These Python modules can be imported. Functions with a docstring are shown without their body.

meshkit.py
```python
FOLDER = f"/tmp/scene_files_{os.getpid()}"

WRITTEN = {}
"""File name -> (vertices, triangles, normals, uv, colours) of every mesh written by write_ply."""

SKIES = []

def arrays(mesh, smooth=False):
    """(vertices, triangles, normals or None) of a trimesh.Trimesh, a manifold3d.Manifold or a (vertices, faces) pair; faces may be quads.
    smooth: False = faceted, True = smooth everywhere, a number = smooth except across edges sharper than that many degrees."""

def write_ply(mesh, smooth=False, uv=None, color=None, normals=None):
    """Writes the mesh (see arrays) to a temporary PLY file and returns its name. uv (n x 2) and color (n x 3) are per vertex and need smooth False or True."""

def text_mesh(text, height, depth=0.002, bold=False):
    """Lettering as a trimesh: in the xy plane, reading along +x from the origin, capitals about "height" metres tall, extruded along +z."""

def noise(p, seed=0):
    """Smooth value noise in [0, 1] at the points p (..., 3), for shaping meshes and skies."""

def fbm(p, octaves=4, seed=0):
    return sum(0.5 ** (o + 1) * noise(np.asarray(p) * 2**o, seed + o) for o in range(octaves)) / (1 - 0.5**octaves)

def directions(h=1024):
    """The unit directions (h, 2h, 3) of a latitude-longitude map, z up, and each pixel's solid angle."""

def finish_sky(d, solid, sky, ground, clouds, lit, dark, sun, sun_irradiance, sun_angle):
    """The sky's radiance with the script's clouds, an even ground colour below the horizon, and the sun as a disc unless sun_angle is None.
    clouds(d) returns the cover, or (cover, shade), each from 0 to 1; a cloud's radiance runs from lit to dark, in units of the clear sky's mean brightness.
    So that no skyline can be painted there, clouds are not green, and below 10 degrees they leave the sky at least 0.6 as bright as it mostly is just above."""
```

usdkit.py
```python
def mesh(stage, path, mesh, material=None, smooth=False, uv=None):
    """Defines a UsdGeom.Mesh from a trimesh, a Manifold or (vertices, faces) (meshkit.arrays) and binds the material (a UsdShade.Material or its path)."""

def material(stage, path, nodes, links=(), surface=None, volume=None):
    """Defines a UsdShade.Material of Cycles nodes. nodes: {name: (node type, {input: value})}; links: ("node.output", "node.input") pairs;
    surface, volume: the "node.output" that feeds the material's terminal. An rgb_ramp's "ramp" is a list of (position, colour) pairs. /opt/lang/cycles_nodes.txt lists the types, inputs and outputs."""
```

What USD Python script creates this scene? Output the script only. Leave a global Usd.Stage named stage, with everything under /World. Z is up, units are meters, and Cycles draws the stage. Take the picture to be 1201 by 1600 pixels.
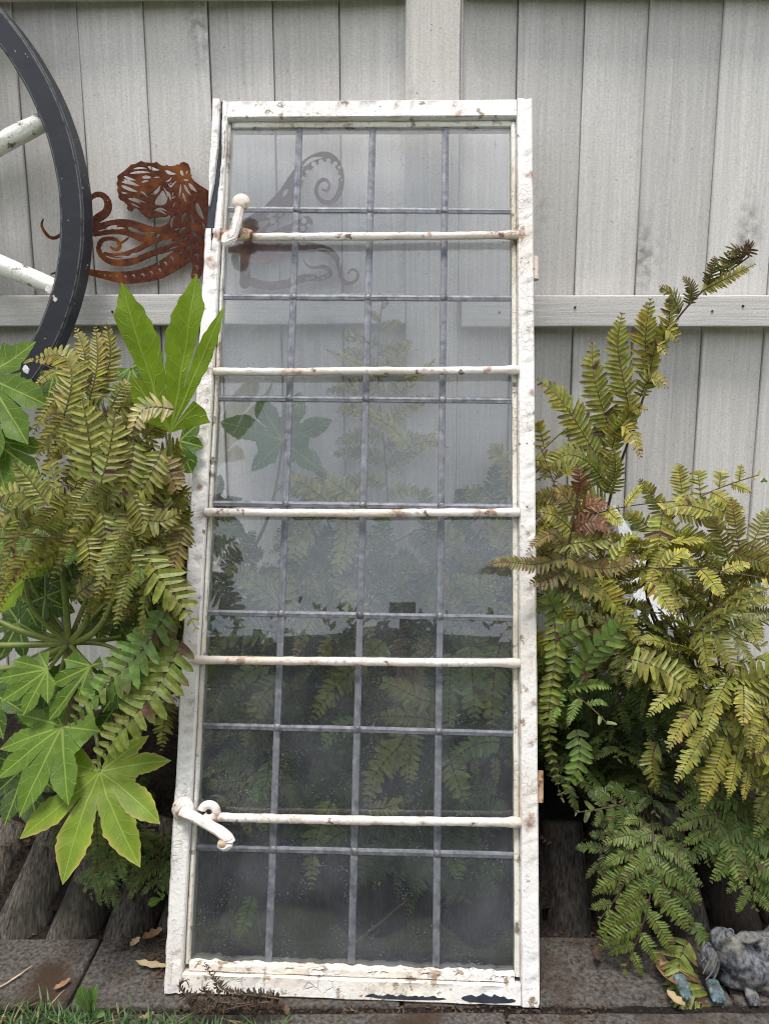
import math
import numpy as np
import trimesh
import shapely
from shapely.geometry import Polygon, Point, MultiPoint
from scipy.interpolate import CubicSpline
from scipy.spatial import Delaunay
import manifold3d as m3
import usdkit, meshkit
from pxr import Gf, Sdf, Usd, UsdGeom, UsdLux, UsdShade, Vt

stage = Usd.Stage.CreateInMemory()
UsdGeom.SetStageUpAxis(stage, 'Z')
UsdGeom.Xform.Define(stage, '/World')
UsdGeom.Scope.Define(stage, '/World/Looks')
L = '/World/Looks/'

# ------------------------------------------------------------------ camera
CAM = np.array([0.0, 0.0, 0.8325])
PITCH, ROLL, F, CX, CY = math.radians(10.1), math.radians(0.3), 1200.0, 600.5, 800.0
fw = np.array([0, math.cos(PITCH), -math.sin(PITCH)])
up0 = np.array([0, math.sin(PITCH), math.cos(PITCH)])
rt0 = np.array([1.0, 0, 0])
rt = math.cos(ROLL) * rt0 - math.sin(ROLL) * up0
up = math.cos(ROLL) * up0 + math.sin(ROLL) * rt0
cam = UsdGeom.Camera.Define(stage, '/World/camera')
cam.AddTransformOp().Set(Gf.Matrix4d(*[float(v) for v in (*rt, 0, *up, 0, *(-fw), 0, *CAM, 1)]))
cam.CreateFocalLengthAttr(24.0)
cam.CreateHorizontalApertureAttr(24.02)
cam.CreateVerticalApertureAttr(32.0)
cam.CreateClippingRangeAttr(Gf.Vec2f(0.03, 1000))
cam.CreateExposureAttr(1.30)

# ------------------------------------------------------------------ sky and sun (bright overcast)
sdir = np.array([-0.10, -0.26, 0.96]); sdir /= np.linalg.norm(sdir)
SEL, SROT = math.asin(sdir[2]), math.atan2(sdir[0], sdir[1])
usdkit.material(stage, L + 'sky_look', {
    'tc': ('texture_coordinate', {}),
    'sky': ('sky_texture', {'sky_type': 'single_scattering', 'sun_disc': False, 'sun_elevation': SEL, 'sun_rotation': SROT}),
    'n': ('noise_texture', {'scale': 2.2, 'detail': 5.0, 'roughness': 0.55}),
    'r': ('map_range', {'from_min': 0.30, 'from_max': 0.62, 'to_min': 0.45, 'to_max': 0.92, 'clamp': True}),
    'c': ('mix_color', {'blend_type': 'mix', 'b': (6.9, 6.95, 7.0), 'use_clamp': False}),
    'bg': ('background_shader', {'strength': 0.107})},
    [('tc.generated', 'n.vector'), ('n.fac', 'r.value'), ('r.result', 'c.fac'), ('sky.color', 'c.a'), ('c.result', 'bg.color')], surface='bg.background')
dome = UsdLux.DomeLight.Define(stage, '/World/sky')
UsdShade.MaterialBindingAPI.Apply(dome.GetPrim()).Bind(UsdShade.Material.Get(stage, L + 'sky_look'))
dome.GetPrim().SetCustomDataByKey('kind', 'structure')
sun = UsdLux.DistantLight.Define(stage, '/World/sun')
sun.CreateNormalizeAttr(True); sun.CreateIntensityAttr(0.40); sun.CreateAngleAttr(15.0); sun.CreateColorAttr(Gf.Vec3f(1.0, 0.96, 0.9))
zax = sdir; xax = np.cross([0, 0, 1.0], zax); xax /= np.linalg.norm(xax); yax = np.cross(zax, xax)
sun.AddTransformOp().Set(Gf.Matrix4d(*[float(v) for v in (*xax, 0, *yax, 0, *zax, 0, 0, 0, 20, 1)]))

# ------------------------------------------------------------------ helpers: rays through picture points onto real planes
def ray(px, py):
    d = fw + rt * ((px - CX) / F) - up * ((py - CY) / F)
    return d / d[1]
def at_y(px, py, y):
    return CAM + ray(px, py) * y
def at_z(px, py, z=0.0):
    d = ray(px, py)
    return CAM + d * ((z - CAM[2]) / d[2])
def at_plane(px, py, p0, n):
    d = ray(px, py)
    return CAM + d * (np.dot(np.subtract(p0, CAM), n) / np.dot(d, n))
def unit(v):
    v = np.asarray(v, float); return v / (np.linalg.norm(v, axis=-1, keepdims=True) + 1e-12)

# the leaning window's own frame: u along its width, v up it, n out of its front
def rot(a, ax):
    c, s = math.cos(a), math.sin(a)
    return np.array({'x': [[1, 0, 0], [0, c, -s], [0, s, c]], 'y': [[c, 0, s], [0, 1, 0], [-s, 0, c]], 'z': [[c, -s, 0], [s, c, 0], [0, 0, 1]]}[ax])
WO = np.array([-0.30512, 0.91574, -0.82864]) + CAM
WM = rot(-0.03649, 'z') @ rot(-0.31604, 'x') @ rot(0.01281, 'y')
WW, WH = 0.51, 1.33
WU, WV, WN = WM @ [1, 0, 0], WM @ [0, 0, 1], WM @ [0, -1, 0]
def win(q):
    q = np.asarray(q, float)
    return WO + q[..., 0:1] * WU + q[..., 1:2] * WV + q[..., 2:3] * WN
def to_win(P):
    q = np.asarray(P, float) - WO
    return np.stack([q @ WU, q @ WV, q @ WN], -1)
def behind_window(P, gap=0.045, u0=-0.0, u1=0.512):
    """Keeps a plant's points behind the leaning window."""
    q = to_win(P)
    m = (q[..., 0] > u0) & (q[..., 0] < u1) & (q[..., 1] < WH + 0.02) & (q[..., 2] > -gap)
    push = np.where(m, -gap - q[..., 2], 0) + 0.0
    return P + push[..., None] * WN

# ------------------------------------------------------------------ helpers: prims
used = {}
def numbered(path):
    k = used.get(path, -1) + 1
    used[path] = k
    return path if k == 0 else f'{path}_{k:03d}'
def tag(p, label=None, cat=None, group=None, kind=None):
    p = p.GetPrim() if hasattr(p, 'GetPrim') else p
    for k, v in (('label', label), ('category', cat), ('group', group), ('kind', kind)):
        if v: p.SetCustomDataByKey(k, v)
    return p
ORIGIN = {'/World': np.zeros(3)}
def thing(name, label=None, cat=None, loc=(0, 0, 0), group=None, kind=None):
    path = numbered('/World/' + name)
    x = UsdGeom.Xform.Define(stage, path); x.AddTranslateOp().Set(Gf.Vec3d(*[float(v) for v in loc]))
    ORIGIN[path] = np.array(loc, float)
    tag(x, label, cat, group, kind)
    return path
def part(parent, name, mesh, mat, smooth=False, tint=None, label=None, attrs=None):
    """One Mesh prim under parent; the mesh comes in world coordinates."""
    path = numbered(parent + '/' + name)
    if hasattr(mesh, 'to_mesh'):
        t = mesh.to_mesh(); mesh = (t.vert_properties[:, :3], t.tri_verts)
    v, f = (mesh.vertices, mesh.faces) if hasattr(mesh, 'vertices') else mesh
    o = ORIGIN[parent]
    ORIGIN[path] = o
    m = usdkit.mesh(stage, path, (np.asarray(v, float) - o, np.asarray(f, int)), L + mat, smooth=smooth)
    if tint is not None:
        UsdGeom.PrimvarsAPI(m).CreatePrimvar('tint', Sdf.ValueTypeNames.Color3fArray, 'vertex').Set(Vt.Vec3fArray.FromNumpy(np.asarray(tint, np.float32)))
    for k, a in (attrs or {}).items():
        UsdGeom.PrimvarsAPI(m).CreatePrimvar(k, Sdf.ValueTypeNames.Color3fArray, 'vertex').Set(Vt.Vec3fArray.FromNumpy(np.asarray(a, np.float32)))
    if label: tag(m, label)
    return path
def single(name, mesh, mat, label=None, cat=None, group=None, kind=None, smooth=False, tint=None, attrs=None):
    p = part('/World', name, mesh, mat, smooth, tint, None, attrs)
    tag(stage.GetPrimAtPath(p), label, cat, group, kind)
    return p
def cat_meshes(ms):
    vs, fs, k = [], [], 0
    for v, f in ms:
        v, f = np.asarray(v), np.asarray(f)
        vs.append(v); fs.append(f + k); k += len(v)
    return np.vstack(vs), np.vstack(fs)
def vf(m):
    if hasattr(m, 'to_mesh'):
        t = m.to_mesh(); return np.array(t.vert_properties[:, :3], float), np.array(t.tri_verts, int)
    return np.array(m.vertices, float), np.array(m.faces, int)
def grid_faces(r, c, close=False):
    cc = c if close else c - 1
    i, j = np.meshgrid(np.arange(r - 1), np.arange(cc), indexing='ij')
    a, b = i * c + j, i * c + (j + 1) % c
    q = np.stack([a, b, b + c, a + c], -1).reshape(-1, 4)
    return np.vstack([q[:, [0, 1, 2]], q[:, [0, 2, 3]]])
def spline(pts, n, k=None):
    pts = np.asarray(pts, float)
    if len(pts) == 2:
        return pts[0] + (pts[1] - pts[0]) * np.linspace(0, 1, n)[:, None]
    t = np.r_[0, np.cumsum(np.linalg.norm(np.diff(pts, axis=0), axis=1))]
    return CubicSpline(t / t[-1], pts, bc_type='natural')(np.linspace(0, 1, n))
def tube(pts, radii, sides=8, caps=True, squash=1.0):
    p = np.asarray(pts, float); n = len(p)
    t = unit(np.gradient(p, axis=0))
    ref = np.array([0, 0, 1.0]) if abs(t[:, 2]).mean() < 0.8 else np.array([1.0, 0, 0])
    a = unit(np.cross(t, ref)); b = np.cross(t, a)
    r = np.broadcast_to(radii, (n,))
    g = np.arange(sides) * 2 * math.pi / sides
    v = p[:, None] + r[:, None, None] * (np.cos(g)[None, :, None] * a[:, None] + squash * np.sin(g)[None, :, None] * b[:, None])
    v = v.reshape(-1, 3); f = grid_faces(n, sides, True)
    if caps:
        k = len(v); v = np.vstack([v, p[0], p[-1]])
        j = np.arange(sides); jn = (j + 1) % sides
        f = np.vstack([f, np.stack([jn, j, np.full(sides, k)], 1), np.stack([j + (n - 1) * sides, jn + (n - 1) * sides, np.full(sides, k + 1)], 1)])
    return v, f
def jitter(v, amp, scale, seed=0):
    p = np.asarray(v) * scale
    d = np.stack([meshkit.fbm(p + 31.7 * k, 3, seed + k) for k in range(3)], -1) - 0.5
    return v + d * 2 * amp
def rounded_box(size, r=0.004, centre=(0, 0, 0)):
    x, y, z = np.asarray(size) / 2 - r
    s = m3.Manifold.sphere(r, 12)
    return m3.Manifold.batch_hull([s.translate((a * x, b * y, c * z)) for a in (-1, 1) for b in (-1, 1) for c in (-1, 1)]).translate(tuple(centre))
def extrude_xz(poly, y0, y1):
    """A shapely polygon in (x, z) given thickness along y."""
    out = []
    for g in getattr(poly, 'geoms', [poly]):
        if g.is_empty or g.area < 1e-7: continue
        m = trimesh.creation.extrude_polygon(g, 1.0, engine='earcut')
        v, f = np.array(m.vertices), np.array(m.faces)
        out.append((np.stack([v[:, 0], y1 + (y0 - y1) * v[:, 2], v[:, 1]], 1), f))
    return cat_meshes(out)

# ------------------------------------------------------------------ materials
def mat(name, nodes, links, surface='p.BSDF'):
    nodes = {k: (t, {**({'clamp': True} if t == 'map_range' else {}), **i}) for k, (t, i) in nodes.items()}
    usdkit.material(stage, L + name, nodes, links, surface=surface)
P0 = lambda **k: ('principled_bsdf', k)
def pos(scale=(1, 1, 1), loc=(0, 0, 0)):
    return ('mapping', {'scale': scale, 'location': loc})

def paint_wood(name, base, dark, grain=(170, 170, 4.5), knot=0.85, warm=(0.5, 0.47, 0.42), speck=0.5, bump=0.35, cracks=False):
    """Sawn board under thin weathered paint: grain, knots, grime specks."""
    mat(name, {
        'g': ('geometry', {}), 'oi': ('object_info', {}), 'off': ('vector_math', {'math_type': 'scale', 'vector1': (13.1, 0, 37.7)}),
        'ad': ('vector_math', {'math_type': 'add'}),
        'm1': pos(grain), 'n1': ('noise_texture', {'scale': 1.0, 'detail': 6.0, 'roughness': 0.65, 'distortion': 0.3}),
        'm2': pos((3.2, 1.0, 0.85)), 'n2': ('noise_texture', {'scale': 2.2, 'detail': 4.0, 'distortion': 0.8}),
        'm3': pos((6.0, 0.1, 2.4)), 'nd': ('noise_texture', {'scale': 9.0, 'detail': 3.0}), 'dv': ('mix_vector', {'fac': 0.06}),
        'vo': ('voronoi_texture', {'scale': 1.0, 'randomness': 1.0}), 'kr': ('map_range', {'from_min': 0.04, 'from_max': 0.20, 'to_min': 1.0, 'to_max': 0.0}),
        'kn': ('noise_texture', {'scale': 60.0, 'detail': 4.0}), 'kn2': ('map_range', {'from_min': 0.42, 'from_max': 0.62}), 'km': ('math', {'math_type': 'multiply'}), 'km2': ('math', {'math_type': 'multiply', 'value2': knot}),
        'sp': ('noise_texture', {'scale': 210.0, 'detail': 2.0}), 'spr': ('map_range', {'from_min': 0.68, 'from_max': 0.74, 'to_max': speck}),
        'm5': pos((1, 1, 6.0)), 'sw': ('noise_texture', {'scale': 75.0, 'detail': 3.0}),
        'r1': ('map_range', {'from_min': 0.28, 'from_max': 0.75}), 'r2': ('map_range', {'from_min': 0.35, 'from_max': 0.7, 'to_max': 0.55}),
        'c0': ('mix_color', {'a': tuple(0.74 * x for x in base), 'b': tuple(1.12 * x for x in base)}),
        'c1': ('mix_color', {'b': warm}), 'c2': ('mix_color', {'b': dark}), 'c3': ('mix_color', {'b': tuple(0.6 * x for x in dark)}),
        'rv': ('map_range', {'to_min': 0.86, 'to_max': 1.06}), 'c4': ('mix_color', {'blend_type': 'multiply', 'fac': 1.0}), 'cc': ('combine_color', {}),
        'h1': ('math', {'math_type': 'multiply_add', 'value2': 0.28}), 'b': ('bump', {'strength': bump, 'distance': 0.0022}), 'mk': pos((300, 40, 9.0) if grain[2] < grain[0] else (9.0, 40, 300)), 'ck': ('noise_texture', {'scale': 1.0, 'detail': 2.0}), 'ckr': ('map_range', {'from_min': 0.755, 'from_max': 0.80, 'to_max': 0.75}), 'c6': ('mix_color', {'b': tuple(0.35 * x for x in dark)}), 'nf': ('noise_texture', {'scale': 330.0, 'detail': 2.0}), 'rf': ('map_range', {'from_min': 0.3, 'from_max': 0.7, 'to_min': 0.88, 'to_max': 1.1}), 'cf': ('combine_color', {}), 'c5': ('mix_color', {'blend_type': 'multiply', 'fac': 1.0}), 'p': P0(roughness=0.72, specular_ior_level=0.35)},
        [('oi.random', 'off.scale'), ('g.position', 'ad.vector1'), ('off.vector', 'ad.vector2'),
         ('ad.vector', 'm1.vector'), ('m1.vector', 'n1.vector'), ('ad.vector', 'm2.vector'), ('m2.vector', 'n2.vector'),
         ('ad.vector', 'nd.vector'), ('ad.vector', 'dv.a'), ('nd.color', 'dv.b'), ('dv.result', 'm3.vector'), ('m3.vector', 'vo.vector'), ('vo.distance', 'kr.value'),
         ('ad.vector', 'kn.vector'), ('kn.fac', 'kn2.value'), ('kr.result', 'km.value1'), ('kn2.result', 'km.value2'), ('km.value', 'km2.value1'),
         ('ad.vector', 'sp.vector'), ('sp.fac', 'spr.value'), ('ad.vector', 'm5.vector'), ('m5.vector', 'sw.vector'),
         ('n1.fac', 'r1.value'), ('r1.result', 'c0.fac'), ('n2.fac', 'r2.value'), ('c0.result', 'c1.a'), ('r2.result', 'c1.fac'),
         ('c1.result', 'c2.a'), ('km2.value', 'c2.fac'), ('c2.result', 'c3.a'), ('spr.result', 'c3.fac'),
         ('oi.random', 'rv.value'), ('rv.result', 'cc.r'), ('rv.result', 'cc.g'), ('rv.result', 'cc.b'), ('c3.result', 'c4.a'), ('cc.color', 'c4.b'),
         ('sw.fac', 'h1.value1'), ('n1.fac', 'h1.value3'), ('h1.value', 'b.height'), ('b.normal', 'p.normal'), ('g.position', 'nf.vector'), ('nf.fac', 'rf.value'), ('rf.result', 'cf.r'), ('rf.result', 'cf.g'), ('rf.result', 'cf.b'), ('c4.result', 'c5.a'), ('cf.color', 'c5.b'), ('ad.vector', 'mk.vector'), ('mk.vector', 'ck.vector'), ('ck.fac', 'ckr.value'), ('ckr.result', 'c6.fac'), ('c5.result', 'c6.a'), ('c6.result', 'p.base_color')])
paint_wood('fence_paint', (0.578, 0.556, 0.538), (0.22, 0.21, 0.195), warm=(0.51, 0.48, 0.45))
paint_wood('fence_rail_paint', (0.578, 0.556, 0.538), (0.22, 0.21, 0.19), grain=(4.5, 170, 170), warm=(0.51, 0.485, 0.46))
paint_wood('post_paint', (0.60, 0.572, 0.545), (0.22, 0.19, 0.17), warm=(0.50, 0.455, 0.42), speck=0.9, knot=0.35)

def old_white(name, spots=(), base=(0.66, 0.64, 0.63), under=(0.24, 0.17, 0.11), chip=(0.66, 0.72), rust=(0.62, 0.72), rustc=(0.26, 0.12, 0.05), stain=(0.55, 0.50, 0.45), rough=0.5, crack=85.0, crackamt=0.55):
    """Old white gloss paint: cream stains, chips, crazing, rust blooms."""
    rnodes, rlinks, rustlast = {}, [], 'ew.result'
    for k, (sx, sy, sz, sr) in enumerate(spots):
        rnodes.update({f'sd{k}': ('vector_math', {'math_type': 'distance', 'vector2': (sx, sy, sz)}), f'sr{k}': ('map_range', {'from_min': sr * 0.25, 'from_max': sr, 'to_min': 0.40, 'to_max': 0.0}), f'sa{k}': ('math', {'math_type': 'add'}), f'sm{k}': ('map_range', {'from_min': 0.74, 'from_max': 0.98, 'to_max': 0.85}), f'sx{k}': ('mix_color', {'b': (0.20, 0.085, 0.03)})})
        rlinks += [('g.position', f'sd{k}.vector1'), (f'sd{k}.value', f'sr{k}.value'), (f'sr{k}.result', f'sa{k}.value1'), ('n1.fac', f'sa{k}.value2'), (f'sa{k}.value', f'sm{k}.value'), (f'sm{k}.result', f'sx{k}.fac'), (rustlast, f'sx{k}.a')]
        rustlast = f'sx{k}.result'
    mat(name, {**rnodes,
        'g': ('geometry', {}), 'n0': ('noise_texture', {'scale': 7.0, 'detail': 5.0}), 'r0': ('map_range', {'from_min': 0.44, 'from_max': 0.70, 'to_max': 0.85}),
        'n1': ('noise_texture', {'scale': 55.0, 'detail': 6.0, 'roughness': 0.6}), 'r1': ('map_range', {'from_min': chip[0], 'from_max': chip[1]}),
        'n2': ('noise_texture', {'scale': 18.0, 'detail': 6.0, 'roughness': 0.6}), 'r2': ('map_range', {'from_min': rust[0], 'from_max': rust[1], 'to_max': 0.85}),
        'n4': ('noise_texture', {'scale': 190.0, 'detail': 3.0}), 'r4': ('map_range', {'from_min': 0.62, 'from_max': 0.72, 'to_max': 0.55}),
        'nd': ('noise_texture', {'scale': 40.0, 'detail': 3.0}), 'dv': ('mix_vector', {'fac': 0.012}),
        'v': ('voronoi_texture', {'feature': 'distance_to_edge', 'scale': crack}), 'rc': ('map_range', {'from_min': 0.0, 'from_max': 0.05, 'to_min': 1.0, 'to_max': 0.0}),
        'n3': ('noise_texture', {'scale': 12.0, 'detail': 3.0}), 'r3': ('map_range', {'from_min': 0.50, 'from_max': 0.62, 'to_max': crackamt}), 'cm': ('math', {'math_type': 'multiply'}),
        'a': ('mix_color', {'a': base, 'b': stain}), 'b1': ('mix_color', {'b': tuple(0.45 * x for x in stain)}), 'd': ('mix_color', {'b': rustc}), 'c': ('mix_color', {'b': under}), 'e': ('mix_color', {'b': (0.20, 0.17, 0.13)}),
        'hs': ('math', {'math_type': 'subtract'}), 'h2': ('math', {'math_type': 'subtract'}), 'h3': ('math', {'math_type': 'multiply_add', 'value2': 0.5}), 'bu': ('bump', {'strength': 0.6, 'distance': 0.0016}),
        'be': ('bevel', {'radius': 0.0026, 'samples': 4}), 'dt': ('vector_math', {'math_type': 'dot_product'}), 'er': ('map_range', {'from_min': 0.82, 'from_max': 0.98, 'to_min': 1.0, 'to_max': 0.0}), 'nr': ('map_range', {'from_min': 0.50, 'from_max': 0.62}), 'em': ('math', {'math_type': 'multiply'}), 'ew': ('mix_color', {'b': tuple(0.9 * x + 0.03 for x in under)}),
        'p': P0(roughness=rough, specular_ior_level=0.4)},
        [('be.bevel', 'dt.vector1'), ('g.true_normal', 'dt.vector2'), ('dt.value', 'er.value'), ('n2.fac', 'nr.value'), ('er.result', 'em.value1'), ('nr.result', 'em.value2'), ('e.result', 'ew.a'), ('em.value', 'ew.fac'),
         *[('g.position', x + '.vector') for x in ('n0', 'n1', 'n2', 'n3', 'n4', 'nd')],
         ('g.position', 'dv.a'), ('nd.color', 'dv.b'), ('dv.result', 'v.vector'), ('v.distance', 'rc.value'), ('n3.fac', 'r3.value'), ('rc.result', 'cm.value1'), ('r3.result', 'cm.value2'),
         ('n0.fac', 'r0.value'), ('n1.fac', 'r1.value'), ('n2.fac', 'r2.value'), ('n4.fac', 'r4.value'), ('r0.result', 'a.fac'), ('a.result', 'b1.a'), ('r4.result', 'b1.fac'), ('b1.result', 'd.a'), ('r2.result', 'd.fac'),
         ('d.result', 'c.a'), ('r1.result', 'c.fac'), ('c.result', 'e.a'), ('cm.value', 'e.fac'), ('n4.fac', 'hs.value1'), ('r1.result', 'hs.value2'), ('hs.value', 'h2.value1'), ('cm.value', 'h2.value2'),
         ('n1.fac', 'h3.value1'), ('h2.value', 'h3.value3'), ('h3.value', 'bu.height'), ('bu.normal', 'p.normal'), (rustlast, 'p.base_color')] + rlinks)
def spot(u, v, r): return (*[float(q) for q in win(np.array([u, v, 0.0]))], r)
old_white('frame_paint', [spot(0.012, 1.055, 0.028), spot(0.022, 1.10, 0.018), spot(0.493, 1.101, 0.016), spot(0.500, 0.236, 0.022), spot(0.024, 0.660, 0.014), spot(0.014, 0.70, 0.012), spot(0.507, 0.85, 0.014), spot(0.508, 0.40, 0.018), spot(0.507, 1.20, 0.018), spot(0.020, 0.245, 0.02)], crack=105.0, crackamt=0.42, chip=(0.625, 0.69), rust=(0.66, 0.74))
old_white('bead_paint', base=(0.62, 0.60, 0.54), chip=(0.58, 0.66), stain=(0.46, 0.40, 0.30), under=(0.17, 0.13, 0.09))
old_white('sill_paint', base=(0.67, 0.65, 0.63), chip=(0.585, 0.64), stain=(0.58, 0.50, 0.38), under=(0.28, 0.21, 0.15), crack=60.0, crackamt=0.95)
old_white('iron_paint', [spot(0.07, 1.098, 0.035), spot(0.478, 1.10, 0.02), spot(0.068, 0.234, 0.028), spot(0.015, 0.243, 0.02), spot(0.48, 0.237, 0.016), spot(0.06, 1.142, 0.015)], base=(0.65, 0.595, 0.565), chip=(0.63, 0.68), rust=(0.585, 0.66), rustc=(0.19, 0.075, 0.028), stain=(0.48, 0.39, 0.30), under=(0.14, 0.07, 0.04))
old_white('rusty_iron', base=(0.62, 0.52, 0.40), chip=(0.52, 0.60), rust=(0.42, 0.55), stain=(0.45, 0.24, 0.10), under=(0.12, 0.05, 0.025))
old_white('spoke_paint', base=(0.70, 0.69, 0.64), chip=(0.58, 0.64), rust=(0.75, 0.85), stain=(0.55, 0.52, 0.42), under=(0.13, 0.11, 0.09), crack=70.0, crackamt=0.9)
old_white('ornament_paint', base=(0.66, 0.68, 0.70), chip=(0.70, 0.76), rust=(0.8, 0.9), stain=(0.55, 0.56, 0.55), crack=30.0, crackamt=0.4)

def simple(name, c1, c2, scale=20.0, rough=0.7, bump=0.3, dist=0.003, metal=0.0, spec=0.4, lo=0.35, hi=0.65, stretch=(1, 1, 1), c3=None, s3=6.0):
    n = {'g': ('geometry', {}), 'm': pos(stretch), 'n': ('noise_texture', {'scale': scale, 'detail': 7.0, 'roughness': 0.62}), 'r': ('map_range', {'from_min': lo, 'from_max': hi}),
         'c': ('mix_color', {'a': c1, 'b': c2}), 'n3': ('noise_texture', {'scale': s3, 'detail': 4.0}), 'r3': ('map_range', {'from_min': 0.5, 'from_max': 0.68}), 'c3': ('mix_color', {'b': c3 or c1}),
         'b': ('bump', {'strength': bump, 'distance': dist}), 'p': P0(roughness=rough, metallic=metal, specular_ior_level=spec)}
    mat(name, n, [('g.position', 'm.vector'), ('m.vector', 'n.vector'), ('g.position', 'n3.vector'), ('n.fac', 'r.value'), ('r.result', 'c.fac'), ('n3.fac', 'r3.value'), ('c.result', 'c3.a'), ('r3.result', 'c3.fac'),
                  ('n.fac', 'b.height'), ('b.normal', 'p.normal'), ('c3.result', 'p.base_color')])
simple('lead', (0.078, 0.081, 0.095), (0.205, 0.208, 0.235), 90, rough=0.55, bump=0.5, dist=0.001, metal=0.3, c3=(0.145, 0.147, 0.16), s3=40)
simple('solder', (0.07, 0.072, 0.08), (0.19, 0.19, 0.205), 120, rough=0.5, bump=0.6, dist=0.001, metal=0.5)
simple('split_wood', (0.012, 0.015, 0.024), (0.035, 0.04, 0.055), 60, stretch=(1, 1, 0.1), rough=0.8)
simple('rust', (0.045, 0.015, 0.011), (0.115, 0.034, 0.016), 190, rough=0.9, bump=0.4, dist=0.0008, c3=(0.21, 0.068, 0.016), s3=26, spec=0.2)
simple('log_wood', (0.008, 0.0075, 0.0075), (0.056, 0.048, 0.043), 270, stretch=(1, 0.6, 0.05), rough=0.85, bump=0.9, dist=0.006, c3=(0.055, 0.040, 0.028), s3=7, spec=0.2)
simple('log_pale', (0.018, 0.016, 0.015), (0.165, 0.140, 0.115), 270, stretch=(1, 0.5, 0.05), rough=0.85, bump=0.9, dist=0.006, c3=(0.022, 0.022, 0.016), s3=6, spec=0.2)
simple('soil', (0.010, 0.008, 0.007), (0.042, 0.031, 0.025), 150, rough=0.95, bump=1.0, dist=0.01, spec=0.15)
simple('slab', (0.030, 0.026, 0.024), (0.115, 0.102, 0.092), 170, rough=0.9, bump=1.0, dist=0.003, c3=(0.040, 0.025, 0.016), s3=9, spec=0.2)
simple('far_ground', (0.05, 0.07, 0.025), (0.09, 0.10, 0.04), 5, rough=0.95)
simple('dead_leaf', (0.16, 0.085, 0.04), (0.36, 0.22, 0.12), 60, rough=0.7, bump=0.3, dist=0.001)
simple('straw', (0.30, 0.22, 0.12), (0.42, 0.33, 0.20), 60, rough=0.7)
simple('litter', (0.030, 0.018, 0.012), (0.11, 0.070, 0.045), 50, rough=0.9)
simple('stone', (0.024, 0.026, 0.031), (0.165, 0.167, 0.185), 130, rough=0.85, bump=1.0, dist=0.005, c3=(0.22, 0.205, 0.165), s3=30, stretch=(1, 1, 0.5), lo=0.4, hi=0.62)
simple('pale_blue', (0.035, 0.055, 0.062), (0.15, 0.23, 0.25), 120, rough=0.8, bump=0.9, dist=0.003, c3=(0.06, 0.065, 0.06), s3=45)
simple('stalk', (0.035, 0.020, 0.014), (0.085, 0.048, 0.026), 40, rough=0.55)
simple('green_stem', (0.09, 0.12, 0.025), (0.17, 0.19, 0.045), 30, rough=0.45)
simple('bark_stem', (0.085, 0.08, 0.035), (0.15, 0.12, 0.06), 40, rough=0.7, bump=0.5)
simple('phone_body', (0.012, 0.012, 0.014), (0.016, 0.016, 0.018), 20, rough=0.35)
simple('hedge_core', (0.008, 0.012, 0.005), (0.02, 0.03, 0.01), 8, rough=0.95)
simple('skin', (0.42, 0.26, 0.19), (0.50, 0.32, 0.24), 30, rough=0.5)
simple('dark_cloth', (0.016, 0.017, 0.020), (0.030, 0.031, 0.036), 90, rough=0.9)
simple('dark_hair', (0.018, 0.012, 0.009), (0.035, 0.024, 0.018), 150, rough=0.6)
simple('eye_white', (0.5, 0.48, 0.46), (0.55, 0.53, 0.5), 20, rough=0.2)
simple('lip', (0.35, 0.15, 0.13), (0.40, 0.18, 0.15), 20, rough=0.4)
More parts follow.
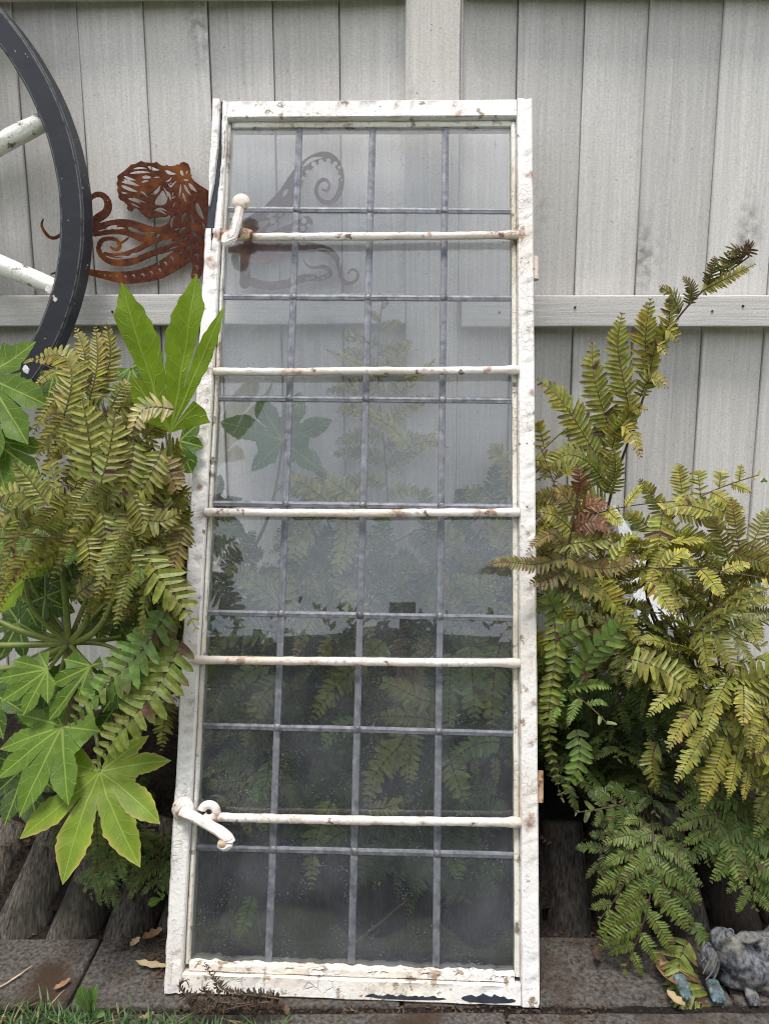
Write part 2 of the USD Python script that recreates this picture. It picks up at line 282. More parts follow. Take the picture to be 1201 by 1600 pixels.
simple('window_dark', (0.02, 0.022, 0.025), (0.03, 0.03, 0.035), 3, rough=0.1)

# black painted rim: worn through to wood on the arrises
mat('rim_paint', {'g': ('geometry', {}), 'be': ('bevel', {'radius': 0.0050, 'samples': 6}), 'dt': ('vector_math', {'math_type': 'dot_product'}), 'er': ('map_range', {'from_min': 0.80, 'from_max': 0.97, 'to_min': 1.0, 'to_max': 0.0}),
    'n': ('noise_texture', {'scale': 90.0, 'detail': 5.0}), 'nr': ('map_range', {'from_min': 0.36, 'from_max': 0.50}), 'em': ('math', {'math_type': 'multiply'}),
    'n2': ('noise_texture', {'scale': 120.0, 'detail': 3.0}), 'n2r': ('map_range', {'from_min': 0.72, 'from_max': 0.74}), 'mx': ('math', {'math_type': 'maximum'}),
    'n3': ('noise_texture', {'scale': 9.0, 'detail': 5.0}), 'c0': ('mix_color', {'a': (0.008, 0.009, 0.014), 'b': (0.019, 0.021, 0.030)}), 'c': ('mix_color', {'b': (0.44, 0.42, 0.38)}),
    'n4': ('noise_texture', {'scale': 45.0, 'detail': 5.0}), 'bu': ('bump', {'strength': 0.35, 'distance': 0.002}), 'p': P0(roughness=0.55, specular_ior_level=0.45)},
    [('g.position', 'n.vector'), ('g.position', 'n2.vector'), ('g.position', 'n3.vector'), ('g.position', 'n4.vector'), ('be.bevel', 'dt.vector1'), ('g.true_normal', 'dt.vector2'), ('dt.value', 'er.value'), ('n.fac', 'nr.value'), ('er.result', 'em.value1'), ('nr.result', 'em.value2'),
     ('n2.fac', 'n2r.value'), ('em.value', 'mx.value1'), ('n2r.result', 'mx.value2'), ('n3.fac', 'c0.fac'), ('c0.result', 'c.a'), ('mx.value', 'c.fac'), ('n4.fac', 'bu.height'), ('bu.normal', 'p.normal'), ('c.result', 'p.base_color')])

# old window glass: clear, reflecting, with a film of dust and fine specks
mat('old_glass', {'g': ('geometry', {}), 'fr': ('fresnel', {'IOR': 1.52}), 'tr': ('transparent_bsdf', {'color': (0.955, 0.965, 0.968)}),
    'wn': ('noise_texture', {'scale': 9.0, 'detail': 1.0}), 'wb': ('bump', {'strength': 0.03, 'distance': 0.004}), 'gl': ('glossy_bsdf', {'color': (1, 1, 1), 'roughness': 0.006}),
    'mx': ('mix_closure', {}), 'df': ('diffuse_bsdf', {'color': (0.60, 0.62, 0.66)}),
    'n': ('noise_texture', {'scale': 11.0, 'detail': 6.0}), 'nr': ('map_range', {'from_min': 0.3, 'from_max': 0.75, 'to_min': 0.008, 'to_max': 0.038}),
    'v': ('voronoi_texture', {'scale': 230.0}), 'vr': ('map_range', {'from_min': 0.10, 'from_max': 0.17, 'to_min': 0.6, 'to_max': 0.0}),
    'n2': ('noise_texture', {'scale': 30.0, 'detail': 4.0}), 'n2r': ('map_range', {'from_min': 0.50, 'from_max': 0.64}), 'vm': ('math', {'math_type': 'multiply'}), 'ad': ('math', {'math_type': 'add', 'use_clamp': True}),
    'm2': ('mix_closure', {})},
    [('g.position', 'wn.vector'), ('wn.fac', 'wb.height'), ('wb.normal', 'gl.normal'), ('fr.fac', 'mx.fac'), ('tr.BSDF', 'mx.closure1'), ('gl.BSDF', 'mx.closure2'),
     ('g.position', 'n.vector'), ('n.fac', 'nr.value'), ('g.position', 'v.vector'), ('v.distance', 'vr.value'), ('g.position', 'n2.vector'), ('n2.fac', 'n2r.value'), ('vr.result', 'vm.value1'), ('n2r.result', 'vm.value2'),
     ('nr.result', 'ad.value1'), ('vm.value', 'ad.value2'), ('ad.value', 'm2.fac'), ('mx.closure', 'm2.closure1'), ('df.BSDF', 'm2.closure2')], surface='m2.closure')

# leaves: pigment from the mesh, light passing through
def leaf_mat(name, trans=0.24, rough=0.45, noise=120.0, amt=0.35, spec=0.35, tcol=(1.25, 1.2, 0.5)):
    mat(name, {'a': ('attribute', {'attribute': 'tint'}), 'g': ('geometry', {}), 'n': ('noise_texture', {'scale': noise, 'detail': 3.0}), 'r': ('map_range', {'from_min': 0.3, 'from_max': 0.7, 'to_min': 1 - amt, 'to_max': 1 + amt}),
        'cc': ('combine_color', {}), 'c': ('mix_color', {'blend_type': 'multiply', 'fac': 1.0, 'use_clamp': False}), 't': ('mix_color', {'blend_type': 'multiply', 'fac': 1.0, 'b': tcol, 'use_clamp': False}),
        'b': ('bump', {'strength': 0.3, 'distance': 0.0015}), 'p': P0(roughness=rough, specular_ior_level=spec), 'tr': ('translucent_bsdf', {}), 'm': ('mix_closure', {'fac': trans})},
        [('g.position', 'n.vector'), ('n.fac', 'r.value'), ('r.result', 'cc.r'), ('r.result', 'cc.g'), ('r.result', 'cc.b'), ('a.color', 'c.a'), ('cc.color', 'c.b'), ('c.result', 'p.base_color'), ('c.result', 't.a'), ('t.result', 'tr.color'),
         ('n.fac', 'b.height'), ('b.normal', 'p.normal'), ('p.BSDF', 'm.closure1'), ('tr.BSDF', 'm.closure2')], surface='m.closure')
leaf_mat('fern_leaf')
leaf_mat('grass_leaf', amt=0.2, noise=40)
leaf_mat('dead_fern', trans=0.1, rough=0.7)

# palmate leaf: main and side veins from the blade's own (s, t, length) coordinates
mat('palm_leaf', {'a': ('attribute', {'attribute': 'vein'}), 's': ('separate_xyz', {}), 'tint': ('attribute', {'attribute': 'tint'}), 'g': ('geometry', {}),
    'ab': ('math', {'math_type': 'absolute'}), 'mv': ('map_range', {'from_min': 0.0007, 'from_max': 0.0019, 'to_min': 1.0, 'to_max': 0.0}),
    'k': ('math', {'math_type': 'multiply', 'value2': -0.75}), 'tt': ('math', {'math_type': 'add'}), 'sc': ('math', {'math_type': 'multiply', 'value2': 52.0}),
    'nw': ('noise_texture', {'scale': 60.0, 'detail': 2.0}), 'nwm': ('math', {'math_type': 'multiply_add', 'value2': 0.9}),
    'frc': ('math', {'math_type': 'pingpong', 'value2': 0.5}), 'lv': ('map_range', {'from_min': 0.018, 'from_max': 0.055, 'to_min': 0.6, 'to_max': 0.0}), 'mx': ('math', {'math_type': 'maximum'}),
    'vo': ('voronoi_texture', {'feature': 'distance_to_edge', 'scale': 150.0}), 'vr': ('map_range', {'from_min': 0.0, 'from_max': 0.09, 'to_min': 0.16, 'to_max': 0.0}), 'mx2': ('math', {'math_type': 'maximum'}),
    'n': ('noise_texture', {'scale': 28.0, 'detail': 4.0}), 'r': ('map_range', {'from_min': 0.3, 'from_max': 0.7, 'to_min': 0.78, 'to_max': 1.2}), 'cc': ('combine_color', {}), 'c': ('mix_color', {'blend_type': 'multiply', 'fac': 1.0, 'use_clamp': False}),
    'vc': ('mix_color', {'blend_type': 'mix', 'b': (0.26, 0.34, 0.07)}), 'fm': ('math', {'math_type': 'multiply', 'value2': 0.75}),
    't': ('mix_color', {'blend_type': 'multiply', 'fac': 1.0, 'b': (1.3, 1.35, 0.4), 'use_clamp': False}), 'b': ('bump', {'strength': 0.5, 'distance': 0.0016, 'invert': True}),
    'p': P0(roughness=0.42, specular_ior_level=0.22), 'tr': ('translucent_bsdf', {}), 'm': ('mix_closure', {'fac': 0.36})},
    [('a.vector', 's.vector'), ('s.x', 'ab.value1'), ('ab.value', 'mv.value'), ('ab.value', 'k.value1'), ('k.value', 'tt.value1'), ('s.y', 'tt.value2'), ('tt.value', 'sc.value1'), ('g.position', 'nw.vector'), ('nw.fac', 'nwm.value1'), ('sc.value', 'nwm.value3'),
     ('nwm.value', 'frc.value1'), ('frc.value', 'lv.value'), ('mv.result', 'mx.value1'), ('lv.result', 'mx.value2'), ('g.position', 'vo.vector'), ('vo.distance', 'vr.value'), ('mx.value', 'mx2.value1'), ('vr.result', 'mx2.value2'),
     ('g.position', 'n.vector'), ('n.fac', 'r.value'), ('r.result', 'cc.r'), ('r.result', 'cc.g'), ('r.result', 'cc.b'), ('tint.color', 'c.a'), ('cc.color', 'c.b'), ('c.result', 'vc.a'), ('mx2.value', 'fm.value1'), ('fm.value', 'vc.fac'),
     ('vc.result', 'p.base_color'), ('vc.result', 't.a'), ('t.result', 'tr.color'), ('mx2.value', 'b.height'), ('b.normal', 'p.normal'), ('p.BSDF', 'm.closure1'), ('tr.BSDF', 'm.closure2')], surface='m.closure')

# ================================================================== THE SETTING
rng = np.random.default_rng(7)
def ground_sheet(x0, x1, y0, y1, z, nx, ny, amp=0.0, scale=8.0, seed=0, slope=None):
    x, y = np.meshgrid(np.linspace(x0, x1, nx), np.linspace(y0, y1, ny))
    zz = np.full(x.shape, z, float) if slope is None else slope(x, y)
    v = np.stack([x, y, zz], -1).reshape(-1, 3)
    if amp: v[:, 2] += amp * 2 * (meshkit.fbm(v * scale, 4, seed) - 0.5)
    return v, grid_faces(ny, nx)
single('ground', ground_sheet(-400, 400, -400, 400, -0.045, 3, 3), 'far_ground', kind='structure')
single('soil', ground_sheet(-1.6, 1.6, 0.70, 1.12, -0.007, 320, 60, 0.005, 30), 'soil', kind='structure', smooth=True)
def bed_slope(x, y): return np.interp(y, [1.06, 1.11, 1.2, 1.40], [0.02, 0.105, 0.15, 0.215])
single('planting_bed', ground_sheet(-1.6, 1.6, 1.06, 1.40, 0, 260, 40, 0.02, 18, slope=bed_slope), 'soil', kind='structure', smooth=True)

# paving slabs with open joints along the foot of the logs
pav = thing('paving', kind='structure')
for row, (y0, y1) in enumerate(((0.735, 0.892), (0.897, 1.032))):
    off = (0.157, 0.02)[row]
    for k in range(-3, 3):
        xa, xb = off + k * 0.45 + 0.0015, off + (k + 1) * 0.45 - 0.0015
        m = rounded_box((xb - xa, y1 - y0 - 0.006, 0.05), 0.006).refine_to_length(0.016)
        v, f = vf(m)
        v = v + [(xa + xb) / 2, (y0 + y1) / 2, -0.027 + rng.uniform(-0.002, 0.002)]
        part(pav, 'slab', (jitter(v, 0.0024, 22, 3 + k), f), 'slab', smooth=35)

# ------------------------------------------------------------------ fence
FY = 1.385
fence = thing('board_fence', 'pale grey painted board fence with rail and pinkish post behind everything', 'fence', (0, FY, 0))
def board(x0, x1, z0, z1, thick_right, bow):
    """A feather-edged board: one edge stands proud over its neighbour, a little bowed and waney."""
    n = 40
    z = np.linspace(z0, z1, n)
    e = lambda s: (meshkit.fbm(np.stack([z * 5 + s * 9.1, z * 0 + x0 * 7, z * 0 + s], -1), 3, 5) - 0.5)
    xl, xr = x0 + 0.0030 * e(1), x1 + 0.0030 * e(2)
    yl, yr = (FY + 0.0042, FY - 0.0008) if thick_right else (FY - 0.0008, FY + 0.0042)
    back = FY + 0.018 + 0.0003 * (int(abs(x0) * 1000) % 7)
    w = bow * np.sin((z - z0) / (z1 - z0) * 3.1)
    lap = FY + 0.0125
    q = [(xl, yl + 0.0012), (xl + 0.0013, yl), ((xl + xr) / 2, (yl + yr) / 2), (xr - 0.0013, yr), (xr, yr + 0.0012)]
    q = [(xl - 0.012, lap), (xl, lap)] + q + [(xr, back), (xl - 0.012, back)] if thick_right else q + [(xr, lap), (xr + 0.012, lap), (xr + 0.012, back), (xl, back)]
    sec = [np.stack([xx, np.broadcast_to(yy, z.shape) + w, z], -1) for xx, yy in q]
    v = np.stack(sec, 1).reshape(-1, 3)
    return v, grid_faces(n, 9, True)[:, ::-1]
for row, jts in enumerate(([-700, -590, -484, -380, -280, -180, -78, 24, 124, 227, 327, 427, 530, 640], [714, 807, 911, 1011, 1126, 1228, 1330, 1440, 1540, 1650, 1760, 1870])):
    xs = [at_y(j, 100, FY)[0] for j in jts]
    for a, b in zip(xs[:-1], xs[1:]):
        part(fence, 'board', board(a + 0.0008, b - 0.0008, 0.06, 1.95, row == 0, rng.uniform(-0.0016, 0.0016)), 'fence_paint')
def plank(x0, x1, y0, y1, z0, z1, amp=0.0012, seed=0, dz=0.0):
    m = rounded_box((x1 - x0, y1 - y0, z1 - z0), 0.0025).refine_to_length(0.02)
    v, f = vf(m)
    v[:, 2] += dz * v[:, 0]
    v = v + [(x0 + x1) / 2, (y0 + y1) / 2, (z0 + z1) / 2]
    return jitter(v, amp, 9, seed), f
PX0, PX1 = at_y(633, 60, 1.366)[0], at_y(719, 60, 1.366)[0]
RB, RT = at_y(150, 508, 1.352)[2], at_y(150, 460, 1.352)[2]
RB2, RT2 = at_y(1020, 512, 1.352)[2], at_y(1020, 463, 1.352)[2]
part(fence, 'post', plank(PX0, PX1, 1.366, 1.46, -0.03, 1.95, 0.0008, 3), 'post_paint', smooth=35, label='pinkish white post between the boards')
part(fence, 'rail', plank(-1.75, PX0 - 0.001, 1.352, 1.378, RB, RT, 0.0010, 5), 'fence_rail_paint', smooth=35)
part(fence, 'rail', plank(PX1 + 0.006, 1.9, 1.352, 1.378, RB2, RT2, 0.0010, 7, -0.004), 'fence_rail_paint', smooth=35)
ZT = at_y(600, -12, 1.352)[2]
part(fence, 'rail', plank(-1.75, PX0 - 0.001, 1.350, 1.378, ZT, ZT + 0.07, 0.0010, 9), 'fence_rail_paint', smooth=35)
part(fence, 'rail', plank(PX1 + 0.006, 1.9, 1.352, 1.378, ZT + 0.006, ZT + 0.085, 0.0010, 11), 'fence_rail_paint', smooth=35)
part(fence, 'cap', plank(PX1 + 0.0005, PX1 + 0.0055, 1.374, 1.384, 0.1, 1.94, 0.0003, 13), 'fence_paint', smooth=35)

for (px, py) in ((80, 484), (176, 487), (1010, 474), (1010, 500), (898, 480), (1112, 486), (1160, 478), (780, 488), (278, 481)):
    q = at_y(px, py, 1.352)
    c = trimesh.creation.cylinder(0.0021, 0.003, sections=10); v = np.array(c.vertices) @ rot(math.pi / 2, 'x').T
    part(fence, 'nail', (v + [q[0], 1.3518, q[2]], np.array(c.faces)), 'rust')
# ------------------------------------------------------------------ sloping log edging of the bed
edging = thing('log_edging', 'dark weathered log edging holding up the planting bed', 'log edging', (0, 1.05, 0))
x = -1.0; i = 0
while x < 1.05:
    w = rng.uniform(0.068, 0.088)
    lean = np.interp(x, [-0.6, -0.2, 0.2, 0.3, 0.45, 0.7], [0.36, 0.22, 0.0, -0.02, -0.22, -0.40]) + rng.uniform(-0.04, 0.04)
    L0 = rng.uniform(0.175, 0.205)
    d = unit([lean, np.interp(x, [-0.3, 0.2], [0.55, 0.38]), 0.85])
    foot = np.array([x + w / 2 - lean * 0.04, 1.055 + rng.uniform(-0.006, 0.006), -0.03])
    n, s = 22, 22
    t = np.linspace(0, 1, n)
    rad = w / 2 * 0.97 * np.r_[np.full(n - 3, 1.0), 0.97, 0.87, 0.6]
    ln = np.r_[np.linspace(0, 0.985, n - 3), 0.993, 0.998, 1.0]
    v, f = tube(foot + d * (ln * L0)[:, None], rad, s)
    ctr = foot + np.outer((v - foot) @ d, d)
    rr = v - ctr; ang = np.arctan2(rr[:, 0], rr @ np.cross([1, 0, 0], d))
    g = meshkit.fbm(np.stack([np.cos(ang) * 3 + i * 7, np.sin(ang) * 3, ((v - foot) @ d) * 5], -1), 4, 9) - 0.5
    v = v + rr * (0.13 * g)[:, None]
    part(edging, 'log', (v, f), 'log_pale' if x < -0.22 or (x > 0.36 and i % 2) else 'log_wood', smooth=40)
    x += w + 0.004; i += 1

# ================================================================== THE LEANING WINDOW
WB = win(np.array([0.255, 0.0, 0.0]))
window = thing('leaded_window', 'old white framed leaded glass casement window leaning against the fence', 'window', WB)
def strip(axis, t, lo, hi, n0, n1, amp=0.00042, seed=0, bev=0.0018, chip=0.0):
    """A squared timber of the window along v (axis 1) or u (axis 0), its edges lo(t)..hi(t), with softened, worn arrises."""
    t = np.asarray(t, float); lo = np.broadcast_to(lo, t.shape); hi = np.broadcast_to(hi, t.shape)
    w = hi - lo
    b = np.minimum(bev, w * 0.3)
    sec = []
    for fr, nn in ((0, n0), (0, n1 - bev), (1, n1), (2, n1), (3, n1), (4, n1), (5, n1 - bev), (5, n0)):
        a = {0: lo, 1: lo + b, 2: lo + w * 0.36, 3: lo + w * 0.68, 4: hi - b, 5: hi}[fr]
        sec.append(np.stack([a, t, np.full(t.shape, nn)], -1) if axis == 1 else np.stack([t, a, np.full(t.shape, nn)], -1))
    q = np.stack(sec, 1)
    p = q * [1, 1, 1]
    nz = np.stack([meshkit.fbm(p * 38 + 17.3 * k + seed, 3, seed + k) for k in range(3)], -1) - 0.5
    q = q + nz * 2 * amp
    if chip:
        c = np.clip(meshkit.fbm(q * 70 + seed, 3, seed + 5) - 0.58, 0, 1) * chip * 8
        for col in (1, 4):
            q[:, col, 2] -= np.minimum(c[:, col], 0.003)
    v = win(q.reshape(-1, 3)); m, k = len(t), 8
    f = grid_faces(m, k, True)
    caps = []
    for r0, flip in ((0, False), ((m - 1) * k, True)):
        for j in range(1, k - 1):
            tri = [r0, r0 + j, r0 + j + 1]
            caps.append(tri[::-1] if flip else tri)
    f = np.vstack([f, np.array(caps)])
    if axis == 1: f = f[:, ::-1]
    return v, f
rs = lambda a, b, step=0.005: np.linspace(a, b, max(3, int(abs(b - a) / step)))
TH = -0.036
# left stile: whole below, split above with a splinter standing off it
part(window, 'stile', strip(1, rs(0.0, 1.112), 0.0, 0.0245, TH, 0.0, seed=1, chip=1), 'frame_paint', smooth=40, label='left stile, split near the top')
tv = rs(1.112, 1.331)
hiL = np.full(tv.shape, 0.0262); loL = np.interp(tv, [1.112, 1.1506, 1.20, 1.2375, 1.331], [0.0140, 0.0158, 0.0182, 0.0190, 0.0160])
stile = part(window, 'stile', strip(1, tv, loL, hiL, TH, 0.0, seed=2, chip=1), 'frame_paint', smooth=40, label='upper left stile beside the dark split')
ts = rs(1.150, 1.333)
part(window, 'splinter', strip(1, ts, np.interp(ts, [1.15, 1.2], [0.0035, 0.0005]), np.interp(ts, [1.150, 1.19, 1.2485, 1.333], [0.0050, 0.0105, 0.0142, 0.0142]), TH, 0.001, seed=3, chip=1), 'frame_paint', smooth=40, label='white splinter left of the dark split')
tb = rs(1.070, 1.331)
part(window, 'split', strip(1, tb, np.interp(tb, [1.07, 1.112], [0.010, 0.0012]), np.interp(tb, [1.07, 1.112], [0.0135, 0.0195]), TH + 0.001, -0.0045, seed=4), 'split_wood', smooth=40, label='dark split in the left stile')
sp2 = rs(1.076, 1.1125)
part(window, 'split', strip(1, sp2, np.interp(sp2, [1.076, 1.1125], [0.0112, 0.0085]), np.interp(sp2, [1.076, 1.1125], [0.0122, 0.0135]), -0.004, 0.0006, amp=0.0002, seed=5), 'split_wood', smooth=40)
part(window, 'stile', strip(1, rs(0.0, 1.331), 0.4855, 0.510, TH, 0.0, seed=6, chip=1.3), 'frame_paint', smooth=40, label='right stile')
part(window, 'top_rail', strip(0, rs(0.0265, 0.4852), 1.3005, 1.330, TH, -0.0006, seed=7, chip=1), 'frame_paint', smooth=40)
part(window, 'bottom_rail', strip(0, rs(0.0250, 0.4852), 0.0, 0.0265, TH, -0.0004, amp=0.0012, seed=8, chip=2), 'sill_paint', smooth=40)
# glazing beads set back inside the frame
part(window, 'bead', strip(1, rs(0.034, 1.296), 0.0248, np.interp(rs(0.034, 1.296), [0.03, 1.3], [0.0315, 0.0300]), TH + 0.004, -0.0095, seed=9, amp=0.0009), 'bead_paint', smooth=40)
part(window, 'bead', strip(1, rs(0.034, 1.296), 0.4780, 0.4852, TH + 0.004, -0.0080, seed=10, amp=0.0009), 'bead_paint', smooth=40)
part(window, 'bead', strip(0, rs(0.0318, 0.4776), 1.2915, 1.3003, TH + 0.004, -0.0105, seed=11, amp=0.0008), 'bead_paint', smooth=40)
uu = rs(0.0318, 0.4776, 0.003)
part(window, 'putty', strip(0, uu, 0.0268, 0.0385 + 0.006 * (meshkit.fbm(np.stack([uu * 90, uu * 0, uu * 0], -1), 4, 3) - 0.5), TH + 0.004, -0.0050, amp=0.0018, seed=12, chip=2), 'sill_paint', smooth=40, label='cracked putty along the bottom edge')
# leads and panes
VC = [((0.1402, 1.2905), (0.1402, 0.039)), ((0.2577, 1.2905), (0.2548, 0.040)), ((0.3745, 1.2905), (0.3710, 0.041))]
HC = [(1.1528, 1.1490), (1.0062, 1.0050), (0.8428, 0.8424), (0.6791, 0.6795), (0.5161, 0.5163), (0.3541, 0.3534), (0.1862, 0.1884)]
NG = -0.0165
def cu(k, v):
    if k == 0: return 0.0300
    if k == 4: return 0.4795
    (u1, v1), (u0, v0) = VC[k - 1]
    return u0 + (u1 - u0) * (v - v0) / (v1 - v0)
def cv(k, u):
    if k == 0: return 1.2925
    if k == 8: return 0.0365
    a, b = HC[k - 1]
    return a + (b - a) * (u - 0.03) / 0.448
def came(p0, p1, w, h, seed):
    n = max(8, int(math.hypot(p1[0] - p0[0], p1[1] - p0[1]) / 0.008))
    t = np.linspace(0, 1, n)[:, None]
    c = np.array(p0) + (np.array(p1) - np.array(p0)) * t
    d = unit(np.array(p1) - np.array(p0)); e = np.array([-d[1], d[0]])
    c = c + e * (0.0008 * (meshkit.fbm(np.c_[t * 6 + seed * 5.1, t * 0, t * 0], 3, seed) - 0.5))[:, None]
    sec = [(-1, -0.4), (-1, 0.15), (-0.86, 0.42), (-0.28, 0.52), (0.1, 0.66), (0.80, 0.42), (1, 0.12), (1, -0.4)]
    q = np.stack([np.c_[c + e * (a * w / 2), np.full(n, NG + b * h)] for a, b in sec], 1)
    q = q + (np.stack([meshkit.fbm(q * 60 + 3.3 * k + seed, 2, k) for k in range(3)], -1) - 0.5) * 0.0004
    return win(q.reshape(-1, 3)), grid_faces(n, 8, True)
LS = 28
for k, (a, b) in enumerate(VC):
    part(window, 'lead_came', came(a, b, 0.0102, 0.0042, k), 'lead', smooth=LS)
for k in range(1, 8):
    for j in range(4):
        ua, ub = cu(j, cv(k, 0.25)), cu(j + 1, cv(k, 0.25))
        ua += 0.0045 if j else 0.001; ub -= 0.0045 if j < 3 else 0.001
        part(window, 'lead_came', came((ua, cv(k, ua)), (ub, cv(k, ub)), 0.0092, 0.0040, 10 + k * 4 + j), 'lead', smooth=LS)
        if j:
            u = cu(j, cv(k, 0.25))
            b = trimesh.creation.icosphere(2, 1.0); v = np.array(b.vertices) * [0.0064, 0.0062, 0.0042]
            v = v + [u, cv(k, u), NG + 0.0005]
            part(window, 'solder_joint', (win(jitter(v, 0.0012, 150, k)), np.array(b.faces)), 'solder', smooth=True)
for r in range(8):
    for c in range(4):
        vm = (cv(r, 0.25) + cv(r + 1, 0.25)) / 2
        cor = []
        for (cc, rr) in ((c, r + 1), (c + 1, r + 1), (c + 1, r), (c, r)):
            u = cu(cc, cv(rr, 0.25)); cor.append((u, cv(rr, u)))
        cor = np.array(cor)
        tilt = rng.uniform(-0.0009, 0.0009, 4)
        q = np.vstack([np.c_[cor, NG - 0.0012 + tilt], np.c_[cor, NG + 0.0008 + tilt]])
        f = np.array([[0, 2, 1], [0, 3, 2], [4, 5, 6], [4, 6, 7], [0, 1, 5], [0, 5, 4], [1, 2, 6], [1, 6, 5], [2, 3, 7], [2, 7, 6], [3, 0, 4], [3, 4, 7]])
        part(window, 'pane', (win(q), f), 'old_glass')
# painted iron saddle bars across the front
BARS = [((0.050, 1.0975), (0.4870, 1.1005)), ((0.0262, 0.8790), (0.4870, 0.8852)), ((0.0235, 0.6627), (0.4872, 0.6692)), ((0.0190, 0.4480), (0.4858, 0.4533)), ((0.0600, 0.2318), (0.4855, 0.2368))]
for k, (a, b) in enumerate(BARS):
    n = 70
    t = np.linspace(0, 1, n)
    c = np.array(a) + (np.array(b) - np.array(a)) * t[:, None]
    q = np.c_[c, np.full(n, 0.0005)]
    q[:, 1] += 0.0012 * (meshkit.fbm(np.c_[t * 4 + k * 3, t * 0, t * 0], 2, k) - 0.5) - 0.0006 * np.sin(t * 3.1)
    r = np.full(n, 0.0060) + 0.0008 * (meshkit.fbm(np.c_[t * 30, t * 0 + k, t * 0], 3, k) - 0.5)
    r[-4:] = [0.0066, 0.0074, 0.0076, 0.006]
    if k not in (0, 4): r[:3] = [0.0058, 0.0068, 0.0066]
    v, f = tube(win(q), r, 12)
    part(window, 'saddle_bar', (jitter(v, 0.0008, 90, k), f), 'iron_paint', smooth=50)
def blob(c, r, seed=0, sub=3, amp=0.04):
    b = trimesh.creation.icosphere(sub, 1.0)
    v = np.array(b.vertices) * np.asarray(r) + np.asarray(c)
    return win(jitter(v, amp * float(np.mean(r)), 0.7 / float(np.mean(r)), seed)), np.array(b.faces)
# upper stay: eye, rusty pivot, hook rising to a flattened ball
st = [tube(win(spline([(0.0285, 1.0985, 0.008), (0.045, 1.0968, 0.010), (0.062, 1.0985, 0.008), (0.075, 1.0990, 0.004)], 16)), [0.0055, 0.0075, 0.007, 0.0066, 0.007, 0.0085, 0.010, 0.0105, 0.0105, 0.010, 0.0095, 0.009, 0.0085, 0.008, 0.0072, 0.0066], 14)]
handle1 = part(window, 'stay_pivot', (jitter(st[0][0], 0.0009, 130, 2), st[0][1]), 'rusty_iron', smooth=50, label='rusty pivot of the upper stay')
hk = spline([(0.0585, 1.133, 0.020), (0.0560, 1.113, 0.022), (0.0520, 1.090, 0.026), (0.0470, 1.0755, 0.026), (0.0405, 1.0765, 0.022), (0.0375, 1.088, 0.016), (0.040, 1.096, 0.012)], 40)
v, f = tube(win(hk), np.interp(np.linspace(0, 1, 40), [0, 0.35, 0.6, 0.8, 1], [0.0072, 0.0080, 0.0075, 0.0062, 0.0055]), 8)
part(window, 'stay_hook', (jitter(v, 0.0007, 110, 4), f), 'iron_paint', smooth=28)
part(window, 'stay_knob', blob((0.0600, 1.1440, 0.020), (0.0140, 0.0136, 0.0082), 3, amp=0.10), 'iron_paint', smooth=True)
# lower stay: boss on the stile, arm with curled end; ring end of the bar
part(window, 'latch_boss', blob((0.0150, 0.2425, 0.003), (0.0158, 0.0170, 0.0075), 6, amp=0.09), 'iron_paint', smooth=True)
ar = spline([(0.016, 0.2415, 0.012), (0.040, 0.2330, 0.016), (0.062, 0.2235, 0.020), (0.078, 0.2165, 0.024), (0.0865, 0.2080, 0.026), (0.084, 0.2010, 0.024), (0.074, 0.2040, 0.022)], 40)
v, f = tube(win(ar), np.interp(np.linspace(0, 1, 40), [0, 0.12, 0.5, 0.8, 1.0], [0.0104, 0.0084, 0.0080, 0.0086, 0.0078]), 8, squash=0.8)
part(window, 'latch_arm', (jitter(v, 0.0009, 100, 5), f), 'iron_paint', smooth=28)
part(window, 'latch_tip', blob((0.0800, 0.2045, 0.0262), (0.0085, 0.0062, 0.0070), 7), 'rusty_iron', smooth=True, label='chipped tip of the lower latch')
an = np.linspace(-2.6, 2.9, 30)
v, f = tube(win(np.stack([0.0515 + 0.0105 * np.cos(an), 0.2390 + 0.0098 * np.sin(an), np.full(30, 0.002)], -1)), 0.0062, 12)
part(window, 'bar_eye', (jitter(v, 0.0006, 120, 8), f), 'iron_paint', smooth=50)
for (va, vb) in ((1.0745, 1.0375), (0.3020, 0.2600)):
    v, f = tube(win(np.array([(0.5150, va, -0.020), (0.5150, (va + vb) / 2, -0.020), (0.5150, vb, -0.020)])), 0.0058, 12)
    part(window, 'hinge_knuckle', (jitter(v, 0.0005, 120, 9), f), 'rusty_iron' if va < 0.5 else 'iron_paint', smooth=40)
v, f = strip(1, rs(0.012, 0.040), 0.0045, 0.0115, -0.002, 0.0012, amp=0.0004, seed=31)
part(window, 'plug', (v, f), 'bead_paint', smooth=40, label='bare timber peg end at the lower left corner')
# bare dark patches where the paint has fallen off the bottom rail
for k, (u0, u1, v0, v1) in enumerate(((0.275, 0.385, 0.0035, 0.0095), (0.405, 0.478, 0.0030, 0.0120), (0.110, 0.150, 0.0020, 0.0050))):
    uu = rs(u0, u1, 0.002); e = np.sin(np.linspace(0, math.pi, len(uu))) ** 0.4
    nz = meshkit.fbm(np.stack([uu * 160 + k, uu * 0, uu * 0], -1), 4, 3) - 0.5
    mid = (v0 + v1) / 2 + 0.003 * nz
    part(window, 'bare_patch', strip(0, uu, mid - (v1 - v0) / 2 * e * (1 + nz), mid + (v1 - v0) / 2 * e * (1 + nz), -0.003, 0.0004, amp=0.0003, seed=40 + k, bev=0.0004), 'split_wood', smooth=40, label='dark bare patch on the bottom rail')
